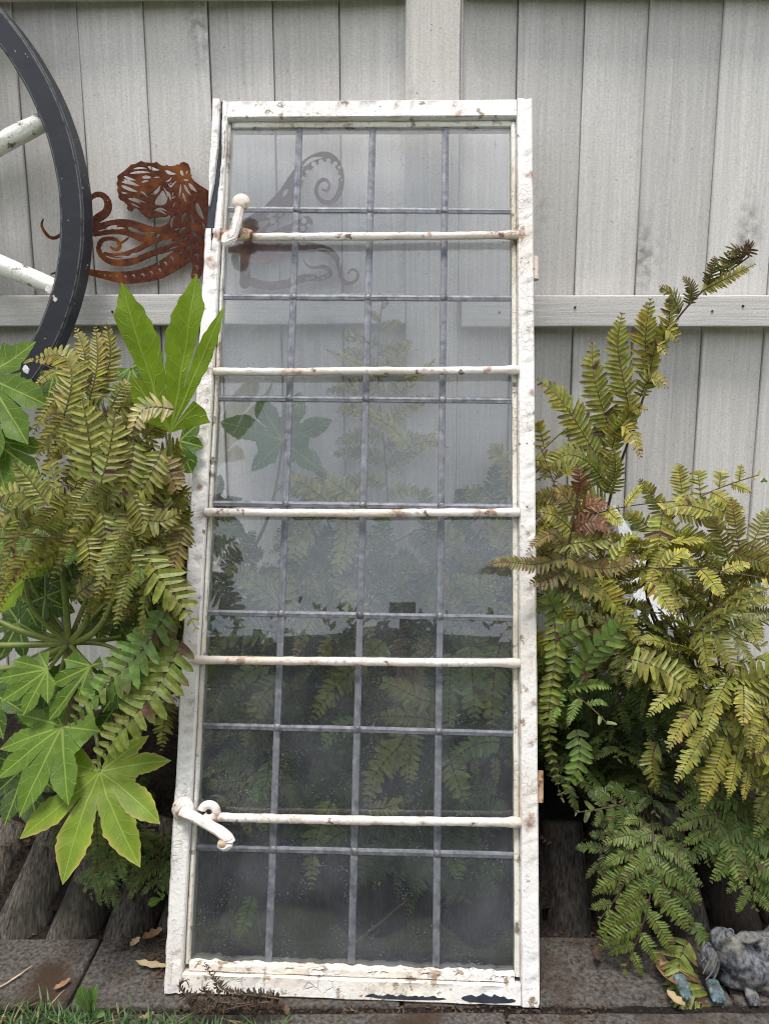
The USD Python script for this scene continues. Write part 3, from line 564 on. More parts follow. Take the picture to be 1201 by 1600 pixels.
# ================================================================== RUSTY OCTOPUS ON THE FENCE
OY = 1.366
def oc(pts, k=5.459, x0=140, y0=230):
    """Picture points of the panel -> its own plane, metres (x, z)."""
    return np.array([at_y(a / k + x0, b / k + y0, OY)[[0, 2]] for a, b in pts])
KM = 0.00114                                    # metres per picture pixel at the panel
def stroke(pts, w, k=5.459, x0=140, y0=230, n=60, bumps=0.0):
    c = spline(oc(pts, k, x0, y0), n)
    r = np.interp(np.linspace(0, 1, n), np.linspace(0, 1, len(w)), np.array(w) / k * KM) / 2
    if bumps: r = r * (1 + bumps * np.abs(np.sin(np.arange(n) * 1.1)))
    cs = [Point(*c[i]).buffer(r[i], 6) for i in range(n)]
    return shapely.union_all([shapely.union_all([cs[i], cs[i + 1]]).convex_hull for i in range(n - 1)]), c, r
def slot(xa, ya, xb, yb, w, bend=0.0, **kw):
    a, b = oc([(xa, ya), (xb, yb)], **kw)
    d = b - a; e = np.array([-d[1], d[0]]) / (np.linalg.norm(d) + 1e-9)
    t = np.linspace(0, 1, 11); wid = np.sin(np.pi * t ** 0.8) ** 0.75 * w * 0.62 / kw.get('k', 5.459) * KM
    c = a + d * t[:, None] + e * (np.sin(np.pi * t) * bend / kw.get('k', 5.459) * KM)[:, None]
    return Polygon(np.vstack([c + e * wid[:, None], (c - e * wid[:, None])[::-1]])).buffer(0)
metal, holes = [], []
mantle = [(235, 245), (250, 232), (280, 210), (300, 195), (345, 155), (352, 145), (385, 142), (412, 128), (440, 115), (465, 126), (495, 128), (545, 132), (572, 122), (590, 138), (610, 152), (640, 158), (658, 146), (668, 158), (700, 160),
          (735, 152), (745, 142), (765, 148), (775, 130), (805, 122), (840, 140), (855, 178), (858, 225), (868, 235), (862, 248), (890, 285), (940, 322), (985, 350), (1060, 400), (1150, 520), (1150, 800), (1000, 830), (900, 830), (860, 800), (850, 760), (700, 800), (690, 720),
          (680, 660), (660, 660), (690, 600), (680, 570), (640, 592), (600, 590), (560, 600), (530, 592), (505, 608), (475, 590), (440, 562), (425, 540), (395, 515), (372, 518), (358, 545), (335, 540), (318, 520), (325, 498), (300, 470), (285, 455), (262, 448), (245, 425), (248, 400), (235, 370), (240, 335), (230, 310), (240, 280)]
metal.append(Polygon(oc(mantle)).buffer(0))
for s in ([(365, 182), (495, 178), 16, 6], [(490, 155), (600, 192), 22, -8], [(330, 220), (530, 214), 20, 8], [(285, 240), (400, 280), 20, -6], [(280, 268), (390, 302), 16, -4], [(265, 290), (430, 330), 22, 6], [(262, 320), (415, 380), 24, -4], [(265, 375), (330, 385), 14, -8],
          [(440, 250), (530, 255), 26, 0], [(435, 295), (510, 285), 18, 4], [(540, 255), (605, 250), 12, 0], [(515, 400), (605, 310), 26, -18], [(320, 430), (440, 482), 18, 4], [(360, 425), (500, 470), 16, -6], [(425, 370), (500, 430), 14, 6], [(345, 470), (440, 520), 12, 0],
          [(560, 490), (625, 360), 70, -26], [(640, 190), (740, 225), 24, -10], [(640, 290), (700, 238), 16, -14], [(660, 300), (720, 300), 18, -26], [(690, 345), (750, 280), 16, 8], [(675, 305), (700, 312), 12, 8], [(770, 190), (800, 245), 22, 0], [(835, 190), (815, 235), 12, 0], [(795, 270), (850, 280), 14, 0],
          [(775, 300), (755, 440), 16, 4], [(790, 380), (825, 470), 18, -3], [(800, 310), (865, 410), 20, -4], [(840, 300), (915, 380), 24, -4], [(655, 370), (690, 460), 20, 8], [(620, 330), (655, 470), 12, 20], [(710, 370), (705, 430), 10, 0], [(690, 440), (740, 410), 12, 0],
          [(560, 520), (660, 545), 16, 10], [(535, 530), (660, 580), 16, 14], [(700, 520), (745, 450), 10, 4], [(905, 465), (975, 620), 34, -6], [(780, 640), (825, 540), 28, 6], [(700, 690), (740, 570), 22, 22], [(850, 560), (890, 660), 24, 4], [(860, 660), (960, 790), 20, -22], [(960, 640), (990, 720), 20, 0],
          [(760, 740), (820, 670), 26, 6], [(800, 810), (850, 720), 14, 4], [(830, 820), (850, 770), 8, 0], [(720, 700), (770, 690), 14, 0]):
    holes.append(slot(*s[0], *s[1], s[2], s[3]))
for pts, w, b in (([(760, 600), (690, 690), (560, 725), (420, 685), (300, 655), (160, 665), (40, 700), (-80, 760), (-180, 720), (-230, 700)], [80, 88, 84, 84, 80, 76, 62, 50, 30, 14], 0.0),
                  ([(740, 700), (600, 770), (460, 780), (330, 730), (200, 715), (40, 735)], [60, 60, 50, 44, 38, 40], 0.1),
                  ([(30, 690), (60, 610), (130, 560), (155, 480), (120, 415), (60, 400), (10, 430), (-10, 480)], [50, 60, 60, 56, 50, 40, 30, 18], 0.1),
                  ([(-225, 700), (-262, 752), (-330, 770), (-385, 720), (-412, 650), (-398, 610)], [14, 20, 24, 22, 16, 5], 0.0),
                  ([(850, 790), (700, 850), (540, 900), (420, 950), (260, 985), (130, 950), (75, 870), (100, 795), (170, 775), (240, 800), (255, 845), (215, 872), (180, 850)], [40, 46, 46, 44, 42, 50, 50, 42, 36, 30, 26, 22, 16], 0.12),
                  ([(560, 770), (460, 840), (330, 900), (200, 920), (130, 905)], [50, 36, 34, 32, 24], 0.1), ([(240, 820), (290, 800), (330, 768)], [20, 14, 6], 0.0),
                  ([(960, 800), (860, 870), (740, 960), (600, 1045), (440, 1095), (280, 1110), (130, 1090), (0, 1065), (-150, 1040), (-330, 1080)], [150, 140, 130, 120, 100, 90, 62, 44, 28, 8], 0.06),
                  ([(920, 780), (935, 880), (925, 980), (920, 1040), (900, 1095)], [110, 110, 100, 80, 66], 0.1)):
    metal.append(stroke(pts, w, bumps=b)[0])
for s in ([(60, 715), (160, 690), 10, 0], [(130, 695), (240, 665), 26, 0], [(180, 690), (310, 685), 18, 0], [(320, 680), (440, 720), 26, -6], [(390, 715), (570, 720), 18, -12], [(530, 775), (610, 735), 24, 0], [(570, 830), (660, 790), 30, 0], [(440, 890), (520, 870), 26, 0], [(200, 930), (330, 925), 12, 0], [(340, 920), (430, 915), 34, 0], [(670, 870), (780, 830), 14, 0]):
    holes.append(slot(*s[0], *s[1], s[2], s[3]))
for x, y, r in ((845, 870, 32), (775, 910, 24), (695, 950, 24), (640, 992, 20), (590, 1050, 20), (580, 995, 16), (520, 1072, 20), (450, 1093, 20), (370, 1100, 18), (300, 1105, 16), (228, 1103, 14), (170, 1096, 11), (125, 1093, 10), (75, 1078, 8), (30, 1080, 7), (905, 832, 22), (905, 930, 30), (905, 1025, 24), (900, 1095, 20), (835, 955, 16), (775, 1000, 10), (660, 1075, 8), (520, 1105, 8), (105, 820, 8), (90, 860, 9), (140, 780, 7), (150, 455, 8), (45, 470, 16), (30, 520, 14)):
    c = oc([(x, y)])[0]; holes.append(Point(*c).buffer(r / 5.459 * KM, 8).difference(Point(*(c + [-0.4 * r / 5.459 * KM, -0.35 * r / 5.459 * KM])).buffer(r * 0.62 / 5.459 * KM, 8)))
G = dict(k=4.62, x0=320, y0=220)
for pts, w in (([(200, 700), (330, 640), (480, 520), (590, 400), (680, 240), (780, 140), (880, 110), (960, 170), (985, 280), (965, 380), (900, 445), (820, 410), (805, 330), (860, 275), (900, 310), (880, 360), (850, 350)], [190, 170, 150, 130, 130, 120, 100, 80, 66, 56, 40, 36, 32, 28, 24, 20, 14]),
               ([(150, 770), (400, 765), (700, 755), (850, 775), (940, 830), (975, 930), (1010, 1020), (1070, 1020), (1105, 960), (1065, 925), (1035, 955)], [60, 70, 64, 58, 54, 50, 46, 36, 28, 20, 14]),
               ([(285, 1000), (450, 1045), (640, 1015), (750, 985), (860, 985), (905, 950), (870, 912), (790, 915), (730, 890), (712, 860)], [50, 60, 60, 58, 54, 50, 36, 28, 20, 8]), ([(500, 700), (620, 650), (700, 610), (735, 585)], [90, 90, 90, 80]), ([(300, 760), (295, 900), (285, 1030)], [80, 74, 66]),
               ([(300, 740), (420, 860), (560, 800), (700, 745)], [60, 50, 50, 40]), ([(100, 640), (240, 600), (400, 690), (600, 760)], [90, 80, 80, 70])):
    metal.append(stroke(pts, w, **G)[0])
for s in ([(560, 400), (600, 340), 24, 0], [(450, 560), (540, 490), 30, 6], [(360, 610), (470, 570), 34, -8], [(700, 190), (860, 115), 22, 20], [(330, 700), (420, 620), 16, 0], [(430, 660), (520, 600), 26, 0], [(760, 800), (930, 800), 12, 20], [(975, 850), (975, 920), 10, 0], [(520, 770), (580, 740), 24, 0], [(700, 800), (850, 810), 26, 10]):
    holes.append(slot(*s[0], *s[1], s[2], s[3], **G))
for x, y, r in ((712, 268, 16), (742, 222, 18), (785, 165, 18), (838, 148, 18), (892, 138, 16), (940, 162, 17), (970, 187, 12), (945, 222, 18), (968, 255, 12), (985, 280, 10), (540, 525, 20), (490, 575, 22), (580, 505, 14), (715, 575, 20), (750, 610, 16), (705, 630, 18), (740, 990, 9), (778, 985, 9), (815, 970, 9), (855, 990, 9), (890, 965, 9)):
    holes.append(Point(*oc([(x, y)], **G)[0]).buffer(r / 4.62 * KM, 8))
shape = shapely.union_all(metal).difference(shapely.union_all([h for h in holes if not h.is_empty])).buffer(0.00015).simplify(0.0002)
shape = max(getattr(shape, 'geoms', [shape]), key=lambda g: g.area)
ov, of = extrude_xz(shape, OY, OY + 0.0028)
single('octopus_panel', (ov, of), 'rust', 'rusty cut metal octopus panel hung on the pale fence', 'wall art')

# ================================================================== OLD CART WHEEL ON THE LEFT
WYF, WYB = 1.285, 1.330
wc = at_y(-295, 318, WYF); RO = at_y(129, 318, WYF)[0] - wc[0]; RI = at_y(92, 318, WYF)[0] - wc[0]
wheel = thing('cart_wheel', 'old black rimmed cart wheel with flaking white spokes hung at the left', 'wheel', wc)
rim = shapely.Point(0, 0).buffer(RO, 90).difference(shapely.Point(0, 0).buffer(RI, 90))
n = 220
an = np.linspace(0, 2 * math.pi, n, endpoint=False)
sec = [(RI, 0.0030), (RI + 0.003, 0.0), (RO - 0.003, 0.0), (RO, 0.0030), (RO, WYB - WYF - 0.003), (RO - 0.003, WYB - WYF), (RI + 0.003, WYB - WYF), (RI, WYB - WYF - 0.003)]
q = np.array([[(wc[0] + r * math.cos(a), WYF + y, wc[2] + r * math.sin(a)) for r, y in sec] for a in an]).reshape(-1, 3)
q = np.vstack([q, q[:8]])
rimf = grid_faces(n + 1, 8, True)
part(wheel, 'rim', (jitter(q, 0.0007, 30, 3), rimf), 'rim_paint', smooth=30)
hub = wc + [0.055, 0.055, 0.0]
hubm = trimesh.creation.revolve(np.array([(0.0, -0.10), (0.045, -0.10), (0.052, -0.07), (0.075, -0.03), (0.078, 0.02), (0.055, 0.035), (0.0, 0.035)]), sections=32)
hv = np.array(hubm.vertices) @ rot(-math.pi / 2, 'x').T
part(wheel, 'hub', (hv + hub, np.array(hubm.faces)), 'spoke_paint', smooth=40)
sp_ends = [(62, 180), (78, 447)]
angs = [math.atan2(*(at_y(px, py, WYF)[[2, 0]] - wc[[2, 0]])) for px, py in sp_ends]
step = (angs[0] - angs[1])
allang = [angs[0] + k * (2 * math.pi - step) / 10 for k in range(11)]
for k, a in enumerate(allang):
    end = np.array([wc[0] + (RI + 0.004) * math.cos(a), (WYF + WYB) / 2, wc[2] + (RI + 0.004) * math.sin(a)])
    st = hub + 0.07 * unit(end - hub)
    t = np.linspace(0, 1, 30)[:, None]
    r = np.interp(t[:, 0], [0, 0.15, 0.5, 0.85, 1.0], [0.019, 0.021, 0.0195, 0.0175, 0.0150])
    v, f = tube(st + (end - st) * t, r, 14, squash=0.85)
    part(wheel, 'spoke', (jitter(v, 0.0012, 60, k), f), 'spoke_paint', smooth=45)
for (px, py, r) in ((76, 452, 0.0055), (86, 468, 0.0036), (84, 463, 0.002), (41, 577, 0.0055)):
    c = at_y(px, py, WYF); b = trimesh.creation.icosphere(2, 1.0)
    part(wheel, 'paint_fleck', (jitter(np.array(b.vertices), 0.55, 1.7, px) * [r, 0.0007, r * 1.2] + [c[0], WYF, c[2]], np.array(b.faces)), 'frame_paint', smooth=True, label='white paint splash on the black rim')

# ================================================================== FERNS
fence_fit = lambda P: np.stack([P[..., 0], np.minimum(P[..., 1], FY - 0.035), P[..., 2]], -1)
fit_b = lambda P: fence_fit(behind_window(P, 0.11))
YEL, OLI, GRN, DKG, BRN, RUS, STR = [np.array(c) for c in ((0.265, 0.222, 0.042), (0.165, 0.152, 0.032), (0.084, 0.116, 0.026), (0.040, 0.066, 0.020), (0.085, 0.042, 0.026), (0.150, 0.060, 0.030), (0.36, 0.29, 0.14))]
S_ = np.array([(0, 0), (0.40, -0.95), (0.40, 0), (0.40, 0.95), (0.82, -0.68), (0.84, 0), (0.82, 0.68), (1.0, 0.0), (0.0, -1.0), (0.0, 1.0)])
SF_ = np.array([(0, 8, 1), (0, 1, 2), (0, 2, 3), (0, 3, 9), (1, 4, 5), (1, 5, 2), (2, 5, 6), (2, 6, 3), (4, 7, 5), (5, 7, 6)])
class Leafy:
    def __init__(s): s.v, s.f, s.c, s.k = [], [], [], 0
    def add(s, v, f, c):
        s.v.append(v); s.f.append(f + s.k); s.c.append(c); s.k += len(v)
    def out(s): return (np.vstack(s.v), np.vstack(s.f)), np.vstack(s.c)
def leaflets(LF, B, A, Wd, N, ln, wd, col, tipcol, rg, droop=0.15, fold=0.18):
    """Many small oblong leaflets at once: base B, axis A, width direction Wd, normal N, length, width, colours."""
    m = len(B)
    t, s = S_[:, 0][None], S_[:, 1][None]
    curl = rg.uniform(-0.12, 0.32, m)[:, None] * droop / 0.15
    V = B[:, None] + A[:, None] * (t * ln[:, None])[..., None] + Wd[:, None] * (s * wd[:, None] / 2)[..., None] + N[:, None] * (ln[:, None] * (fold * 0.35 * np.abs(s) - droop * curl * t ** 2 * 1.5 - 0.1 * t ** 2))[..., None]
    C = col[:, None] + (tipcol - col)[:, None] * np.clip((t[..., None] - 0.55) * 2.2, 0, 1)
    F_ = (SF_[None] + (np.arange(m) * 10)[:, None, None]).reshape(-1, 3)
    LF.add(V.reshape(-1, 3), F_, np.broadcast_to(C, (m, 10, 3)).reshape(-1, 3))
def spray(LF, ST, curve, nrm, ln, rg, col, tip=None, brown=0.12, n=None, prof=None, fit=None, wratio=0.265, stalk=0.0013, ang=68, gap=1.0, one=None, curl=0.0):
    """One pinna: a curved midrib with a comb of leaflets on both sides."""
    curve = np.asarray(curve, float)
    length = np.linalg.norm(np.diff(curve, axis=0), axis=1).sum()
    pitch = ln * wratio * gap
    n = n or max(5, int(length / pitch))
    s = np.linspace(0.04, 0.985, n)
    idx = s * (len(curve) - 1)
    P = np.stack([np.interp(idx, np.arange(len(curve)), curve[:, k]) for k in range(3)], -1)
    T = unit(np.stack([np.interp(idx, np.arange(len(curve)), np.gradient(curve[:, k])) for k in range(3)], -1))
    N = unit(nrm - T * (T @ nrm)[:, None]) if np.ndim(nrm) == 1 else unit(nrm)
    W = np.cross(N, T)
    pr = np.interp(s, *(prof or ([0, 0.12, 0.35, 0.7, 0.92, 1], [0.70, 0.95, 1.0, 0.72, 0.30, 0.12])))
    for side in (-1, 1):
        if one and side == one: continue
        a = np.radians(ang + rg.normal(0, 3) + rg.normal(0, 7, n) - 14 * s)
        A = unit(T * np.cos(a)[:, None] + W * (side * np.sin(a))[:, None] + N * rg.normal(0.02, 0.09, n)[:, None])
        Wd = unit(np.cross(N, A)); Nn = np.cross(A, Wd)
        l = ln * pr * rg.uniform(0.80, 1.12, n) * np.where(rg.random(n) < 0.04, rg.uniform(0.3, 0.7, n), 1); w = l * 0 + np.minimum(pitch * 1.0, l * 0.5) * rg.uniform(0.9, 1.1, n)
        c = col * (np.array([0.86, 1.0, 0.9]) + np.array([0.30, 0.10, 0.1]) * s[:, None] * rg.uniform(0, 1)) * rg.uniform(0.78, 1.2, n)[:, None] * (1 + rg.normal(0, 0.05, (n, 3)))
        tc = c * 1.08
        br = rg.random(n) < brown * (1 + 2.0 * (s > 0.85))
        tc[br] = BRN * rg.uniform(0.7, 1.4)
        allb = rg.random(n) < brown * 0.22 * (1 + 4 * (s > 0.92)); c[allb] = BRN
        Bp = P + W * (side * 0.0004)
        if fit is not None:
            Bp, = (fit(Bp),)
        leaflets(LF, Bp, A, Wd, Nn, l, w, np.clip(c, 0.005, 1), np.clip(tc, 0.005, 1), rg, droop=0.15 + curl)
    if stalk:
        v, f = tube(curve, np.linspace(stalk, stalk * 0.35, len(curve)), 4, caps=False)
        ST.append((v, f))
def bez(p0, p1, p2, n=24):
    t = np.linspace(0, 1, n)[:, None]
    return (1 - t) ** 2 * np.asarray(p0) + 2 * t * (1 - t) * np.asarray(p1) + t ** 2 * np.asarray(p2)
def frond(plant, curve, rg, width, col, col2=None, npin=13, ln=0.022, stem=0.3, nrm=None, droop=0.25, brown=0.12, fit=None, name='frond', stalk_r=0.0024, asym=1.0, jit=0.08):
    """A twice divided frond: stalk, and pinnae on both sides, longest in the lower third."""
    LF, ST = Leafy(), []
    curve = np.asarray(curve, float); m = len(curve)
    if fit is not None: curve = fit(curve)
    width, npin, ln = width * 1.38, max(6, int(npin * 0.78)), ln * 0.92
    T = unit(np.gradient(curve, axis=0))
    col2 = col if col2 is None else col2
    s = np.linspace(stem, 0.97, npin)
    for k, sk in enumerate(s):
        for side in (-1, 1):
            i = min(m - 1, max(0, (sk + (0.5 / npin) * 0.6 * (side > 0)) * (m - 1)))
            P = np.array([np.interp(i, np.arange(m), curve[:, j]) for j in range(3)]); t = T[int(i)]
            N = unit(np.array(nrm if nrm is not None else (0, -0.35, 1.0)) - t * np.dot(t, nrm if nrm is not None else (0, -0.35, 1.0)))
            W = np.cross(N, t) * side
            u = (sk - stem) / (0.97 - stem)
            Lp = width * np.interp(u, [0, 0.18, 0.4, 0.7, 0.9, 1.0], [0.72, 0.98, 1.0, 0.70, 0.34, 0.12]) * rg.uniform(0.72, 1.12) * (asym if side > 0 else 1.0)
            a = math.radians(66 - 18 * u + rg.normal(0, 6))
            d = unit(t * math.cos(a) + W * math.sin(a) + N * rg.normal(0.05, jit))
            dr = droop * rg.uniform(0.2, 1.8)
            cv_ = bez(P, P + d * Lp * 0.55 + N * Lp * 0.06, P + d * Lp * 0.96 + np.array([0, 0, -1.0]) * Lp * dr, 14)
            if fit is not None: cv_ = fit(cv_)
            c = col + (col2 - col) * np.clip(u + rg.normal(0, 0.25), 0, 1)
            if Lp > 0.02:
                spray(LF, ST, cv_, N, min(ln, Lp * 0.26), rg, c, brown=brown, stalk=0.0009)
            else:
                leaflets(LF, P[None], d[None], np.cross(N, d)[None], N[None], np.array([Lp]), np.array([Lp * 0.45]), c[None], c[None] * 0.8, rg)
    (v, f), c = LF.out()
    if fit is fit_b: v = behind_window(v, 0.085)
    p = part(plant, name, (v, f), 'fern_leaf', tint=c)
    ST.insert(0, tube(curve, np.linspace(stalk_r, stalk_r * 0.3, m), 6))
    sv, sf = cat_meshes(ST)
    if fit is fit_b: sv = behind_window(sv, 0.085)
    part(p, 'stalk', (sv, sf), 'stalk', smooth=True)
    return p
def loose_spray(plant, pts, rg, ln, col, nrm=(0, -1, 0.5), brown=0.15, name='pinna', n=26, ang=68, prof=None, wratio=0.265, stalk=0.0014, curl=0.0):
    """A single leafy branch laid through given points."""
    LF, ST = Leafy(), []
    spray(LF, ST, spline(pts, n), np.array(nrm, float), ln, rg, col, brown=brown, stalk=stalk, ang=ang, prof=prof, wratio=wratio, curl=curl)
    (v, f), c = LF.out()
    p = part(plant, name, (v, f), 'fern_leaf', tint=c)
    part(p, 'stalk', cat_meshes(ST), 'stalk', smooth=True)
    return p
def pp(*q): return [at_y(*a) for a in q]
def arch(base, az, length, el0, el1, n=26, side=0.0):
    """A stalk that leaves the crown steeply and arches over."""
    el = np.radians(np.linspace(el0, el1, n)); a = np.radians(az) + side * np.linspace(0, 1, n)
    d = np.stack([np.cos(el) * np.sin(a), -np.cos(el) * np.cos(a), np.sin(el)], -1) * (length / n)
    return np.asarray(base) + np.cumsum(d, 0)
fit_l = lambda P: P - np.clip(to_win(P)[..., 0:1] + 0.006, 0, 0.2) * WU
fence_fit = lambda P: np.stack([P[..., 0], np.minimum(P[..., 1], FY - 0.035), P[..., 2]], -1)
def mixc(a, b, t): return a + (b - a) * t

# --- left fern: dense olive and yellow mass beside the window
rg = np.random.default_rng(21)
lb = np.array([at_y(275, 1020, 1.17)[0], 1.19, 0.13])
fl = thing('fern', 'dense olive yellow fern spilling over the left edge of the window', 'fern', lb)
for (pts, w, c1, c2) in (
    ([(262, 1010, 1.19), (205, 800, 1.14), (150, 620, 1.12), (50, 562, 1.13)], 0.085, OLI, YEL * 0.9),
    ([(265, 1010, 1.19), (235, 800, 1.12), (200, 690, 1.09), (150, 590, 1.12)], 0.10, OLI, OLI * 1.2),
    ([(262, 1010, 1.18), (190, 850, 1.08), (110, 760, 1.06), (5, 770, 1.08)], 0.10, OLI, YEL * 0.85),
    ([(268, 1010, 1.18), (240, 850, 1.06), (190, 760, 1.03), (130, 740, 1.03)], 0.10, OLI, OLI),
    ([(270, 1010, 1.18), (262, 820, 1.13), (240, 700, 1.10), (215, 640, 1.10)], 0.09, OLI * 0.9, YEL * 0.8),
    ([(272, 1010, 1.17), (265, 860, 1.06), (225, 800, 1.01), (150, 830, 1.00)], 0.10, OLI * 0.85, OLI),
    ([(275, 1010, 1.17), (280, 850, 1.08), (270, 760, 1.05), (250, 700, 1.06)], 0.075, mixc(OLI, RUS, 0.4), OLI),
    ([(272, 1010, 1.16), (250, 900, 1.04), (215, 870, 0.99), (170, 900, 0.98)], 0.09, mixc(GRN, OLI, 0.6), OLI),
    ([(275, 1010, 1.16), (285, 900, 1.04), (275, 850, 1.00), (262, 820, 1.02)], 0.07, OLI * 0.8, mixc(OLI, RUS, 0.5)),
    ([(270, 1010, 1.2), (230, 900, 1.22), (150, 830, 1.24), (60, 820, 1.25)], 0.09, DKG * 1.2, OLI * 0.7),
    ([(272, 1010, 1.2), (255, 880, 1.2), (225, 800, 1.2), (190, 760, 1.22)], 0.10, GRN * 0.8, OLI * 0.7)):
    frond(fl, spline(pp(*pts), 26), rg, w, c1, c2, npin=11, ln=0.023, stem=0.42, nrm=(0, -0.75, 0.6), droop=0.55, brown=0.16, fit=fit_l)
for (pts, ln, col, *wr_) in (
    ([(100, 650, 1.02), (112, 600, 1.03), (104, 560, 1.05), (50, 563, 1.07)], 0.030, YEL * 0.85), ([(128, 610, 1.05), (133, 560, 1.06), (118, 512, 1.08)], 0.020, YEL * 0.85), ([(140, 625, 1.04), (152, 570, 1.05), (149, 510, 1.07)], 0.020, YEL * 0.8), ([(152, 620, 1.05), (172, 560, 1.06), (166, 504, 1.07)], 0.022, YEL * 0.8),
    ([(148, 750, 0.99), (140, 690, 0.99), (128, 620, 1.0)], 0.038, OLI * 1.15), ([(158, 755, 0.98), (172, 700, 0.99), (180, 640, 1.0)], 0.034, OLI * 1.1), ([(210, 690, 1.0), (200, 745, 0.99), (178, 790, 0.99)], 0.030, OLI * 1.1),
    ([(252, 705, 1.0), (236, 740, 0.99), (205, 790, 0.99)], 0.030, OLI * 1.05), ([(272, 640, 1.04), (225, 640, 1.02), (206, 680, 1.01)], 0.026, STR), ([(60, 780, 1.0), (35, 770, 1.01), (-4, 778, 1.02)], 0.030, OLI * 1.1), ([(75, 790, 0.99), (48, 752, 1.0), (22, 722, 1.0)], 0.024, OLI * 1.1),
    ([(135, 838, 0.98), (140, 870, 0.97), (137, 906, 0.97)], 0.024, YEL * 0.75), ([(262, 955, 1.0), (205, 1035, 0.98), (150, 1085, 0.97), (107, 1134, 0.97)], 0.040, GRN * 1.35, 0.37), ([(285, 1000, 1.0), (238, 1085, 0.97), (190, 1140, 0.96), (143, 1206, 0.96)], 0.042, mixc(GRN, OLI, 0.4) * 1.3, 0.37),
    ([(225, 855, 0.985), (252, 905, 0.965), (285, 945, 0.955), (307, 984, 0.945)], 0.036, OLI * 1.1, 0.34), ([(190, 850, 0.98), (215, 890, 0.97), (232, 928, 0.965)], 0.026, OLI), ([(240, 720, 1.01), (262, 735, 1.0), (278, 770, 1.0)], 0.026, mixc(STR, RUS, 0.35)), ([(215, 800, 0.99), (248, 815, 0.98), (283, 800, 0.98)], 0.026, OLI * 0.9),
    ([(205, 770, 0.99), (225, 820, 0.98), (222, 850, 0.98)], 0.024, OLI), ([(160, 800, 0.99), (165, 850, 0.98), (158, 885, 0.98)], 0.026, OLI * 1.05), ([(290, 820, 0.99), (278, 860, 0.98), (268, 905, 0.97)], 0.024, mixc(OLI, RUS, 0.45)), ([(120, 930, 1.0), (160, 910, 0.99), (180, 935, 0.99)], 0.022, OLI * 0.8)):
    loose_spray(fl, pp(*pts), rg, ln * 0.92, col, wratio=wr_[0] if wr_ else 0.265)

# --- small green fern low behind the left stile
rg = np.random.default_rng(5)
f2b = np.array([at_y(250, 1150, 1.13)[0], 1.13, 0.11])
f2 = thing('fern', 'small dark green fern low behind the left stile above the logs', 'fern', f2b)
for az, ln_, e0 in ((-60, 0.20, 50), (-20, 0.20, 45), (-100, 0.18, 60), (-40, 0.15, 20), (10, 0.14, 30)):
    frond(f2, arch(f2b, az, ln_, e0, e0 - 75), rg, 0.05, GRN * 0.8, GRN, npin=9, ln=0.014, stem=0.25, fit=lambda P: behind_window(P, 0.06, -0.004))
loose_spray(f2, pp((150, 1270, 1.04), (152, 1320, 1.025), (150, 1375, 1.02)), rg, 0.014, mixc(GRN, OLI, 0.6), wratio=0.5)

# --- ferns growing behind the glass
rg = np.random.default_rng(11)
for gi, (bx, by, lab, cols, num) in enumerate((
    (-0.13, 1.29, 'green fern behind the left half of the leaded glass', (GRN, OLI), 13), (0.06, 1.30, 'tall yellowish fern rising behind the middle of the glass', (OLI, YEL), 9), (0.17, 1.28, 'green fern behind the lower right panes', (GRN * 1.1, GRN), 12), (0.0, 1.18, 'low dark fern behind the lowest panes', (GRN, DKG), 8), (-0.19, 1.30, 'dense tall fern behind the left hand panes beside the palmate leaves', (GRN * 0.9, GRN), 12), (-0.02, 1.33, 'dark fern close against the fence behind the middle panes', (DKG * 1.2, GRN * 0.8), 9))):
    b = np.array([bx, by, 0.13])
    fp = thing('fern', lab, 'fern', b)
    for k in range(num):
        az = rg.uniform(-110, 110); ln_ = rg.uniform(0.26, 0.52); e0 = rg.uniform(58, 90)
        if gi == 1: ln_ = rg.uniform(0.45, 0.80); e0 = rg.uniform(78, 95)
        if gi == 4: ln_ = rg.uniform(0.45, 0.85); e0 = rg.uniform(78, 95)
        if gi == 5: ln_ = rg.uniform(0.40, 0.68); e0 = rg.uniform(75, 95)
        if gi == 3: ln_ = rg.uniform(0.12, 0.24); e0 = rg.uniform(20, 70)
        frond(fp, arch(b, az, ln_, e0, e0 - rg.uniform(45, 100)), rg, rg.uniform(0.06, 0.10), cols[0] * 1.25, cols[1] * 1.3, npin=11, ln=0.025, stem=0.25, fit=fit_b, brown=0.08, nrm=(0, -0.8, 0.6))
    if gi == 1:
        frond(fp, spline(pp((610, 900, 1.30), (600, 700, 1.34), (590, 560, 1.35), (598, 466, 1.35)), 26), rg, 0.085, OLI * 1.2, YEL, npin=12, ln=0.020, stem=0.30, nrm=(0, -0.9, 0.3), droop=0.3)
        frond(fp, spline(pp((560, 960, 1.28), (520, 830, 1.25), (500, 770, 1.22), (520, 740, 1.20)), 20), rg, 0.08, mixc(GRN, YEL, 0.5), YEL * 0.9, npin=9, ln=0.022, stem=0.3, fit=fit_b, nrm=(0, -0.9, 0.4))

